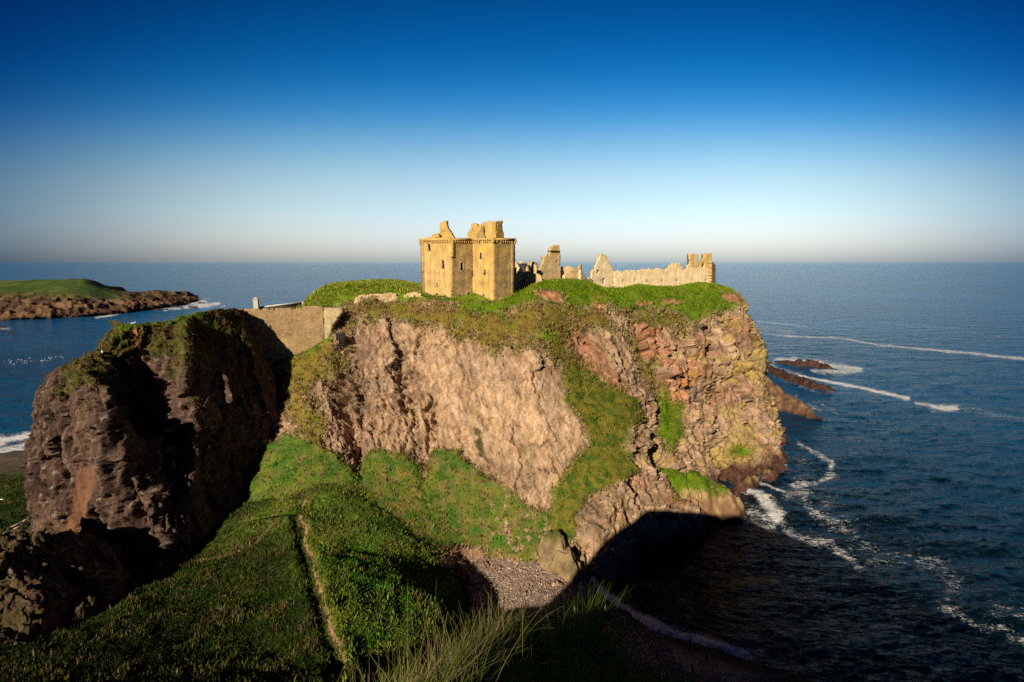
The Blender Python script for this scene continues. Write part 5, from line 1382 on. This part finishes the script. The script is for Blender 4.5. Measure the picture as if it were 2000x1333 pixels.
# ---- gulls --------------------------------------------------------------------------
def gull_mesh(s=1.0):
    root = bpy.data.objects.new("gull", None); C.objects.link(root)
    V, F = [], []
    prof = [(-.30, .02, .12), (-.22, .06, .13), (-.08, .10, .14), (.06, .105, .15), (.17, .07, .18), (.22, .045, .25), (.27, .05, .30), (.32, .035, .30), (.345, .005, .295)]
    n_ = 8
    for x, r_, z in prof:
        for j in range(n_):
            a_ = 2 * math.pi * j / n_
            V.append([x * s, math.cos(a_) * r_ * s, (z + math.sin(a_) * r_ * 1.05) * s])
    for i in range(len(prof) - 1):
        for j in range(n_): F.append([i * n_ + j, i * n_ + (j + 1) % n_, (i + 1) * n_ + (j + 1) % n_, (i + 1) * n_ + j])
    raw_mesh("body", V, F, M_gull, root)
    for sd in (-1, 1):
        W_ = [[.08, sd * .095, .19], [-.05, sd * .115, .20], [-.30, sd * .05, .16], [-.38, sd * .02, .15], [-.10, sd * .10, .11], [.06, sd * .10, .13]]
        W2 = [[a, b + sd * .02, c] for a, b, c in W_]
        raw_mesh("wing", (np.array(W_ + W2) * s), [[0,1,4,5],[1,2,3,4],[6,11,10,7],[7,10,9,8],[0,6,7,1],[1,7,8,2],[2,8,9,3],[3,9,10,4],[4,10,11,5],[5,11,6,0]], M_gullg, root, smooth=False)
    raw_mesh("beak", np.array([[.335,-.012,.29],[.335,.012,.29],[.335,0,.315],[.41,0,.288]]) * s, [[0,1,2],[0,2,3],[2,1,3],[1,0,3]], M_gully, root, smooth=False)
    for sd in (-1, 1):
        raw_mesh("leg", np.array([[.02, sd*.04-.008, 0],[.02, sd*.04+.008, 0],[.02, sd*.04+.008,.09],[.02,sd*.04-.008,.09],[.035, sd*.04-.008, 0],[.035, sd*.04+.008, 0],[.035, sd*.04+.008,.09],[.035,sd*.04-.008,.09]]) * s, [[0,1,2,3],[7,6,5,4],[0,4,5,1],[1,5,6,2],[2,6,7,3],[3,7,4,0]], M_gully, root, smooth=False)
    return root


def surf_hit(Gd, x, y):
    """point of a land grid nearest the viewer at a photo pixel"""
    a, b = proj(Gd)
    d = np.hypot(a - x, b - y)
    cand = d < max(3.0, d.min() * 1.3)
    dist = np.where(cand, np.linalg.norm(Gd - CAM, axis=-1), 1e9)
    k = np.unravel_index(np.argmin(dist), dist.shape)
    return Gd[k]


def topmost(Gd, x):
    a, b = proj(Gd)
    m = np.abs(a - x) < 2.5
    bb = np.where(m, b, 1e9)
    return Gd[np.unravel_index(np.argmin(bb), bb.shape)]


g0 = gull_mesh(1.45)
spots = [(topmost(STACK, 262), .4, "white gull standing on the grassy top edge of the dark stack", "gulls on the rocks"),
         (surf_hit(STACK, 202, 688), 2.4, "white gull on the left shoulder of the dark stack", "gulls on the rocks"),
         (topmost(STACK, 434), 1.2, "white gull on the rocky crest of the dark stack near the curtain wall", "gulls on the rocks")]
def copy_tree(o):
    c = o.copy(); C.objects.link(c)
    for ch in o.children:
        k = ch.copy(); C.objects.link(k); k.parent = c
    return c
for i, (p, rz, lb, gr) in enumerate(spots):
    g = g0 if i == 0 else copy_tree(g0)
    g.location = tuple(p); g.rotation_euler.z = rz
    tag(g, lb, "gull", gr)
fl = [(18,704),(20,709),(22,706),(34,707),(36,703),(42,704),(44,709),(49,706),(52,710),(53,705),(58,700),(61,706),(80,705),(82,702),(84,706),(87,704),(89,701),(91,705),(96,699),(99,701),(102,699),(109,698),(116,698),(119,697),(122,699),(27,712),(8,707),(72,704)]
sd = [surf_hit(P[::3, ::1], 50, 700)] if False else None
for x, y in fl:
    g = copy_tree(g0)
    p = at(x, y, z=.15); g.location = (p[0], p[1], -.02); g.rotation_euler.z = rng.uniform(0, 6.28); g.scale = (1.05, 1.05, 1.05)
    tag(g, "white gull floating in the scattered flock on the calm bay left of the dark stack", "gull", "gulls floating on the bay")

# ================================================================== VEGETATION
def scatter(Gd, prob, count, seed):
    """random points on a land grid, weighted by prob (per vertex) and area"""
    r = np.random.default_rng(seed)
    p00, p10, p01 = Gd[:-1, :-1], Gd[1:, :-1], Gd[:-1, 1:]
    cr = np.cross(p10 - p00, p01 - p00); ar = np.linalg.norm(cr, axis=-1)
    wgt = (ar * prob[:-1, :-1]).ravel(); wgt = wgt / wgt.sum()
    k = r.choice(len(wgt), count, p=wgt)
    a, b = r.random(count)[:, None], r.random(count)[:, None]
    q00, q10, q01 = p00.reshape(-1, 3)[k], p10.reshape(-1, 3)[k], p01.reshape(-1, 3)[k]
    n_ = cr.reshape(-1, 3)[k]; n_ /= np.linalg.norm(n_, axis=1, keepdims=True) + 1e-9
    s_ = np.sign((CAM - q00) * n_).sum(1) * 0 + np.sign(((CAM - q00) * n_).sum(1))
    return q00 + (q10 - q00) * a + (q01 - q00) * b, n_ * s_[:, None], k


def tufts(name, pts, nrm_, cols, h, nb, wd, seed, mat, spread=.5, up=.75):
    """bunches of bent blades: nb per point, each two triangles"""
    r = np.random.default_rng(seed)
    n_ = len(pts)
    base = np.repeat(pts, nb, 0); c = np.repeat(cols, nb, 0); nn_ = np.repeat(nrm_, nb, 0)
    hh = np.repeat(h, nb) * r.uniform(.55, 1.25, n_ * nb)
    th = r.uniform(0, 2 * np.pi, n_ * nb)
    side = np.stack([np.cos(th), np.sin(th), th * 0], 1)
    lean = np.stack([-np.sin(th), np.cos(th), th * 0], 1) * r.uniform(-.7, .7, n_ * nb)[:, None]
    axis = nn_ * (1 - up) + np.array([0, 0, up]); axis /= np.linalg.norm(axis, axis=1, keepdims=True)
    off = side * (r.normal(0, 1, n_ * nb) * spread)[:, None] * hh[:, None] - nn_ * .04
    w_ = (wd * hh)[:, None]
    b0 = base + off - axis * (hh * .12)[:, None]
    mid = b0 + axis * (hh * .62)[:, None] + lean * (hh * .25)[:, None]
    tip = b0 + axis * (hh * 1.0)[:, None] + lean * (hh * .75)[:, None]
    V = np.stack([b0 - side * w_, b0 + side * w_, mid + side * w_ * .8, mid - side * w_ * .8, tip], 1).reshape(-1, 3)
    k = np.arange(n_ * nb)[:, None] * 5
    F = np.concatenate([k + np.array([[0, 1, 2]]), k + np.array([[0, 2, 3]]), k + np.array([[3, 2, 4]])], 0)
    jc = r.uniform(.7, 1.35, (n_ * nb, 1))
    CC = np.repeat(c * jc, 5, 0)
    o = raw_mesh(name, V, F, mat, smooth=False, attrs={"Col": ('FLOAT_COLOR', np.clip(CC, .003, 1))})
    tag(o, kind="stuff")
    return o


# turf on the castle headland: short tufts, taller reeds on the left mound
mpx, mpy = MAIN_PX
vis = (MAIN[..., 1] < 200) & (MAIN[..., 2] > .5) & (mpx > 420) & (mpx < 1700)
pr = np.where(vis, MAIN_G, 0) * np.where(MAIN_G > .4, 1, .2)
pts, nn_, k = scatter(MAIN, pr, 70000, 1)
cc = MAIN_C[:-1, :-1].reshape(-1, 3)[k]
hgt = np.random.default_rng(3).uniform(.16, .42, len(pts))
tufts("turf", pts, nn_, cc * 1.75, hgt, 4, .20, 5, M_grass, spread=.8)
mound = poly_mask(mpx, mpy, [(585,605),(612,565),(640,550),(700,545),(826,545),(826,574),(770,570),(700,574),(660,577),(645,600)], 3) * vis
pts, nn_, k = scatter(MAIN, mound + 1e-9, 16000, 2)
r_ = np.random.default_rng(4)
cc = np.where(r_.random((len(pts), 1)) < .5, np.array([[.40, .36, .07]]), np.array([[.15, .24, .015]])) * r_.uniform(.7, 1.3, (len(pts), 1))
tufts("reeds", pts, nn_, cc, r_.uniform(.3, .75, len(pts)), 4, .10, 6, M_grass, spread=.6, up=1.0)
edge_m = poly_mask(mpx, mpy, [(985,560),(1060,545),(1195,548),(1212,566),(1258,552),(1330,560),(1385,545),(1445,566),(1452,592),(1400,600),(1330,610),(1200,598),(1060,585),(985,598)], 4) * vis * (MAIN_G > .5)
pts, nn_, k = scatter(MAIN, edge_m + 1e-9, 16000, 7)
cc = MAIN_C[:-1, :-1].reshape(-1, 3)[k] * r_.uniform(.9, 1.6, (len(pts), 1))
tufts("long_grass", pts, nn_, cc, r_.uniform(.3, .7, len(pts)), 4, .08, 8, M_grass, spread=.5, up=.9)
# ragged turf edges, weeds and straw on the slopes of the castle rock
pe = np.where(vis, MAIN_G * (1 - MAIN_G) * 4, 0) + np.where(vis & (py if False else True), MAIN_G * .12, 0)
pts, nn_, k = scatter(MAIN, pe, 26000, 31)
cc = MAIN_C[:-1, :-1].reshape(-1, 3)[k] * r_.uniform(.6, 1.5, (len(pts), 1)) + np.where(r_.random((len(pts), 1)) < .3, np.array([[.10, .07, .02]]), 0)
tufts("weeds", pts, nn_, cc, r_.uniform(.3, .8, len(pts)), 5, .13, 32, M_grass, spread=.7, up=.6)
# stack turf
sv = np.where(STACK_G > .25, STACK_G, 0)
pts, nn_, k = scatter(STACK, sv, 30000, 9)
tufts("turf", pts, nn_, STACK_C[:-1, :-1].reshape(-1, 3)[k] * 1.5, r_.uniform(.10, .30, len(pts)), 4, .14, 10, M_grass, spread=.8)
# broad-leaved weeds and grass on the near slope
spx, spy = proj(SLOPE)
sv = np.where((SLOPE_G > .3) & (spx > -60) & (spx < 960) & (spy > 930) & (spy < 1380) & (SLOPE[..., 1] > 20), SLOPE_G, 0)
d2 = (SLOPE[..., 0] ** 2 + SLOPE[..., 1] ** 2)
sv = sv / np.maximum(d2, 900) ** .6
pts, nn_, k = scatter(SLOPE, sv, 90000, 12)
cc = SLOPE_C[:-1, :-1].reshape(-1, 3)[k]
dk = fbm(pts, .5, 4, 701)
dk2 = fbm(pts, .16, 4, 705)
cc = cc * (1.15 + .9 * np.clip(dk, -.4, .6) + .9 * np.clip(dk2, -.4, .6))[:, None]
cc = np.where((dk2 > .14)[:, None] & (r_.random((len(cc), 1)) < .5), np.array([[.10, .075, .028]]), cc)
tufts("ground_cover", pts, nn_, cc, r_.uniform(.14, .34, len(pts)) * (1 + .6 * np.clip(dk, 0, 1)), 5, .24, 13, M_leaf, spread=.9, up=.5)

lump = sstep(.02, .3, fbm(SLOPE, .22, 4, 711))
pts, nn_, k = scatter(SLOPE, sv * lump, 12000, 41)
st_ = r_.random((len(pts), 1)) < .42
cc = np.where(st_, np.array([[.11, .085, .03]]), SLOPE_C[:-1, :-1].reshape(-1, 3)[k] * 1.6) * r_.uniform(.6, 1.3, (len(pts), 1))
tufts("weeds", pts, nn_, cc, r_.uniform(.35, .9, len(pts)), 6, .09, 42, M_leaf, spread=.5, up=.8)
# near grass on the lip of the viewpoint
def long_blades(name, n_, region, hr, wd, colset, seed, clump=None, heads=0):
    r = np.random.default_rng(seed)
    X_, Y_ = region(r, n_)
    ix = np.clip(np.searchsorted(VIEW[:, 0, 0], X_) - 1, 0, VIEW.shape[0] - 2); iy = np.clip(np.searchsorted(VIEW[0, :, 1], Y_) - 1, 0, VIEW.shape[1] - 2)
    Z_ = VIEW[ix, iy, 2]
    base = np.stack([X_, Y_, Z_ - .02], 1)
    h_ = r.uniform(*hr, n_)
    th = r.uniform(0, 2 * np.pi, n_)
    side = np.stack([np.cos(th), np.sin(th), th * 0], 1); ln_ = np.stack([-np.sin(th), np.cos(th), th * 0], 1) * r.uniform(.1, .75, n_)[:, None] + np.array([.10, .12, 0])
    seg = 6; V = []
    for s_ in range(seg + 1):
        t = s_ / seg
        c_ = base + np.array([0, 0, 1]) * (h_ * (t - .25 * t * t * r.uniform(.3, 1.2, n_) * 0 - .22 * t ** 3))[:, None] + ln_ * (h_ * t * t)[:, None]
        ww = (wd * (1 - t ** 1.6) + .0004)[:, None] if np.ndim(wd) else wd * (1 - t ** 1.6) + .0004
        V += [c_ - side * ww, c_ + side * ww]
    V = np.stack(V, 1)
    k = np.arange(n_)[:, None] * (2 * (seg + 1))
    F = np.concatenate([k + np.array([[2 * i, 2 * i + 1, 2 * i + 3, 2 * i + 2]]) for i in range(seg)], 0)
    cs = np.array(colset); ch = r.integers(0, len(cs), n_)
    CC = np.repeat(cs[ch] * r.uniform(.6, 1.3, (n_, 1)), 2 * (seg + 1), 0)
    o = raw_mesh(name, V.reshape(-1, 3), F, M_grass, attrs={"Col": ('FLOAT_COLOR', CC)})
    tag(o, kind="stuff")
    return V


GREENS = [(.07, .13, .012), (.10, .15, .02), (.05, .10, .01), (.20, .18, .06)]
STRAW = [(.34, .27, .12), (.28, .22, .09), (.16, .17, .04), (.10, .14, .02)]
def reg_all(r, n): 
    return r.uniform(-1.3, 2.0, n), r.uniform(.9, 3.3, n)
def reg_left(r, n):
    t = r.random(n); return np.interp(t, [0, 1], [-.62, -.18]) + r.normal(0, .13, n), np.interp(t, [0, 1], [1.35, 2.9]) + r.normal(0, .12, n)
def blob(cx, cy, s):
    return lambda r, n: (cx + r.normal(0, s, n), cy + r.normal(0, s, n))
long_blades("grass", 26000, reg_all, (.06, .20), .0022, GREENS, 21)
long_blades("grass", 5200, reg_left, (.15, .42), .0019, STRAW, 22)
long_blades("grass", 700, blob(.52, 2.95, .10), (.25, .60), .0026, GREENS[:2], 23)
long_blades("grass", 500, blob(.30, 2.9, .12), (.15, .38), .0024, GREENS[:2], 24)
long_blades("grass", 900, blob(.15, 1.75, .16), (.08, .22), .0024, GREENS[:2], 25)
long_blades("grass", 500, blob(.95, 2.0, .12), (.12, .35), .0018, GREENS, 26)
long_blades("grass", 200, blob(-.45, 1.75, .2), (.3, .62), .0011, STRAW, 27)
def reg_right(r, n):
    t = r.random(n); return np.interp(t, [0, .4, 1], [.5, 1.1, 2.6]) + r.normal(0, .18, n), np.interp(t, [0, .4, 1], [2.9, 2.0, .8]) + r.normal(0, .22, n)
long_blades("grass", 9000, reg_right, (.10, .28), .0022, GREENS, 28)
# flowering stalks with seed heads standing above the lip
def stalk(x, y, h, lean, seed):
    r = np.random.default_rng(seed)
    ix = np.clip(np.searchsorted(VIEW[:, 0, 0], x) - 1, 0, VIEW.shape[0] - 2); iy = np.clip(np.searchsorted(VIEW[0, :, 1], y) - 1, 0, VIEW.shape[1] - 2)
    z = VIEW[ix, iy, 2]
    V, F = [], []
    n_ = 5; seg = 8
    for s_ in range(seg + 5):
        if s_ <= seg: t = s_ / seg * .86; rad = .0014
        else: t = .86 + (s_ - seg) / 4 * .14; rad = [.006, .008, .006, .001][s_ - seg - 1]
        c_ = np.array([x + lean * h * t * t, y + .05 * h * t, z + h * t])
        for j in range(n_):
            a_ = 2 * math.pi * j / n_; V.append(c_ + np.array([math.cos(a_) * rad, math.sin(a_) * rad, 0]))
    for s_ in range(seg + 4):
        for j in range(n_): F.append([s_ * n_ + j, s_ * n_ + (j + 1) % n_, (s_ + 1) * n_ + (j + 1) % n_, (s_ + 1) * n_ + j])
    return V, F
AV, AF = [], []
for i, (x, y, h, le) in enumerate([(.88,2.15,.48,.05),(.97,2.1,.50,.0),(1.08,2.1,.46,.06),(1.12,1.95,.42,.22),(.80,2.25,.36,-.1),(.90,2.05,.34,-.08),(.85,2.2,.30,.1),(-.62,1.8,.5,-.12),(-.5,2.0,.42,-.15),(-.7,1.7,.4,-.05),(-.35,2.3,.38,-.2),(.62,2.9,.5,.02),(.45,2.95,.46,-.05)]):
    v, f = stalk(x, y, h, le, i)
    AF += [[q + len(AV) for q in ff] for ff in f]; AV += v
o = raw_mesh("seed_stalks", AV, AF, M_grass, attrs={"Col": ('FLOAT_COLOR', np.tile([[.26, .20, .10]], (len(AV), 1)))})
tag(o, kind="stuff")

# ---- driftwood and stones on the cove ------------------------------------------------
def ground_z(Gd, x, y):
    i = np.clip(np.searchsorted(Gd[:, 0, 0], x) - 1, 0, Gd.shape[0] - 2); j = np.clip(np.searchsorted(Gd[0, :, 1], y) - 1, 0, Gd.shape[1] - 2)
    return Gd[i, j, 2]
V, F = [], []
for i in range(240):
    if i < 150: q = at(np.clip(rng.normal(1030, 38), 960, 1090), np.clip(rng.normal(1112, 10), 1098, 1140), z=2.6)
    else: q = at(np.clip(rng.normal(965, 28), 905, 1060), rng.normal(1152, 14), z=2.4)
    a_ = rng.uniform(0, math.pi); L_ = rng.uniform(.3, 1.5); rad = rng.uniform(.025, .07)
    z = ground_z(BEACH, q[0], q[1]) + rad + rng.uniform(0, .12)
    d_ = np.array([math.cos(a_), math.sin(a_), rng.uniform(-.15, .15)]); s_ = np.array([-d_[1], d_[0], 0]); k = len(V)
    for e in range(4):
        t = e / 3 - .5
        c_ = np.array([q[0], q[1], z]) + d_ * L_ * t + s_ * .08 * math.sin(e * 2 + i)
        for j in range(5):
            b_ = 2 * math.pi * j / 5; V.append(c_ + s_ * math.cos(b_) * rad + np.array([0, 0, math.sin(b_) * rad]))
    for e in range(3):
        for j in range(5): F.append([k + e * 5 + j, k + e * 5 + (j + 1) % 5, k + (e + 1) * 5 + (j + 1) % 5, k + (e + 1) * 5 + j])
o = raw_mesh("driftwood", V, F, M_drift); tag(o, kind="stuff")
# shingle: loose cobbles over the cove
n_ = 26000
bx, by = rng.uniform(-20, 24, n_), rng.uniform(58, 91, n_)
bz = np.array([ground_z(BEACH, 0, 0)]) if False else BEACH[np.clip(np.searchsorted(BEACH[:, 0, 0], bx) - 1, 0, BEACH.shape[0] - 2), np.clip(np.searchsorted(BEACH[0, :, 1], by) - 1, 0, BEACH.shape[1] - 2), 2]
ok = bz > .3
bx, by, bz = bx[ok], by[ok], bz[ok]; n_ = len(bx)
oct_ = np.array([[1,0,0],[0,1,0],[-1,0,0],[0,-1,0],[0,0,.7],[0,0,-.5]], float)
sz = np.exp(rng.normal(math.log(.11), .45, n_))
V = oct_[None] * sz[:, None, None] * rng.uniform(.6, 1.3, (n_, 6, 1)); th = rng.uniform(0, 6.28, n_)
V = np.stack([V[..., 0] * np.cos(th)[:, None] - V[..., 1] * np.sin(th)[:, None], V[..., 0] * np.sin(th)[:, None] + V[..., 1] * np.cos(th)[:, None], V[..., 2]], -1) + np.stack([bx, by, bz], -1)[:, None]
fo8 = np.array([[0,1,4],[1,2,4],[2,3,4],[3,0,4],[1,0,5],[2,1,5],[3,2,5],[0,3,5]])
F = (np.arange(n_)[:, None, None] * 6 + fo8[None]).reshape(-1, 3)
cc = np.array([.32, .215, .16])[None] * np.exp(rng.normal(0, .35, (n_, 1)))
o = raw_mesh("shingle", V.reshape(-1, 3), F, M_shingle, attrs={"Col": ('FLOAT_COLOR', np.repeat(np.clip(cc, .03, .7), 6, 0)), "grass": ('FLOAT', np.zeros(n_ * 6))})
tag(o, kind="stuff")
# small pale scrap left on the shingle
p = at(930, 1088, z=3.0); z = ground_z(BEACH, p[0], p[1])
o = raw_mesh("litter", [[p[0]-.3,p[1],z+.1],[p[0]+.25,p[1]-.1,z+.15],[p[0]+.35,p[1]+.3,z+.38],[p[0]-.2,p[1]+.35,z+.3],[p[0]-.3,p[1],z+.02],[p[0]+.25,p[1]-.1,z+.05],[p[0]+.35,p[1]+.3,z+.26],[p[0]-.2,p[1]+.35,z+.2]], [[0,1,2,3],[7,6,5,4],[0,4,5,1],[1,5,6,2],[2,6,7,3],[3,7,4,0]], M_white, smooth=False)
tag(o, "small crumpled white scrap lying at the top of the shingle cove", "litter")
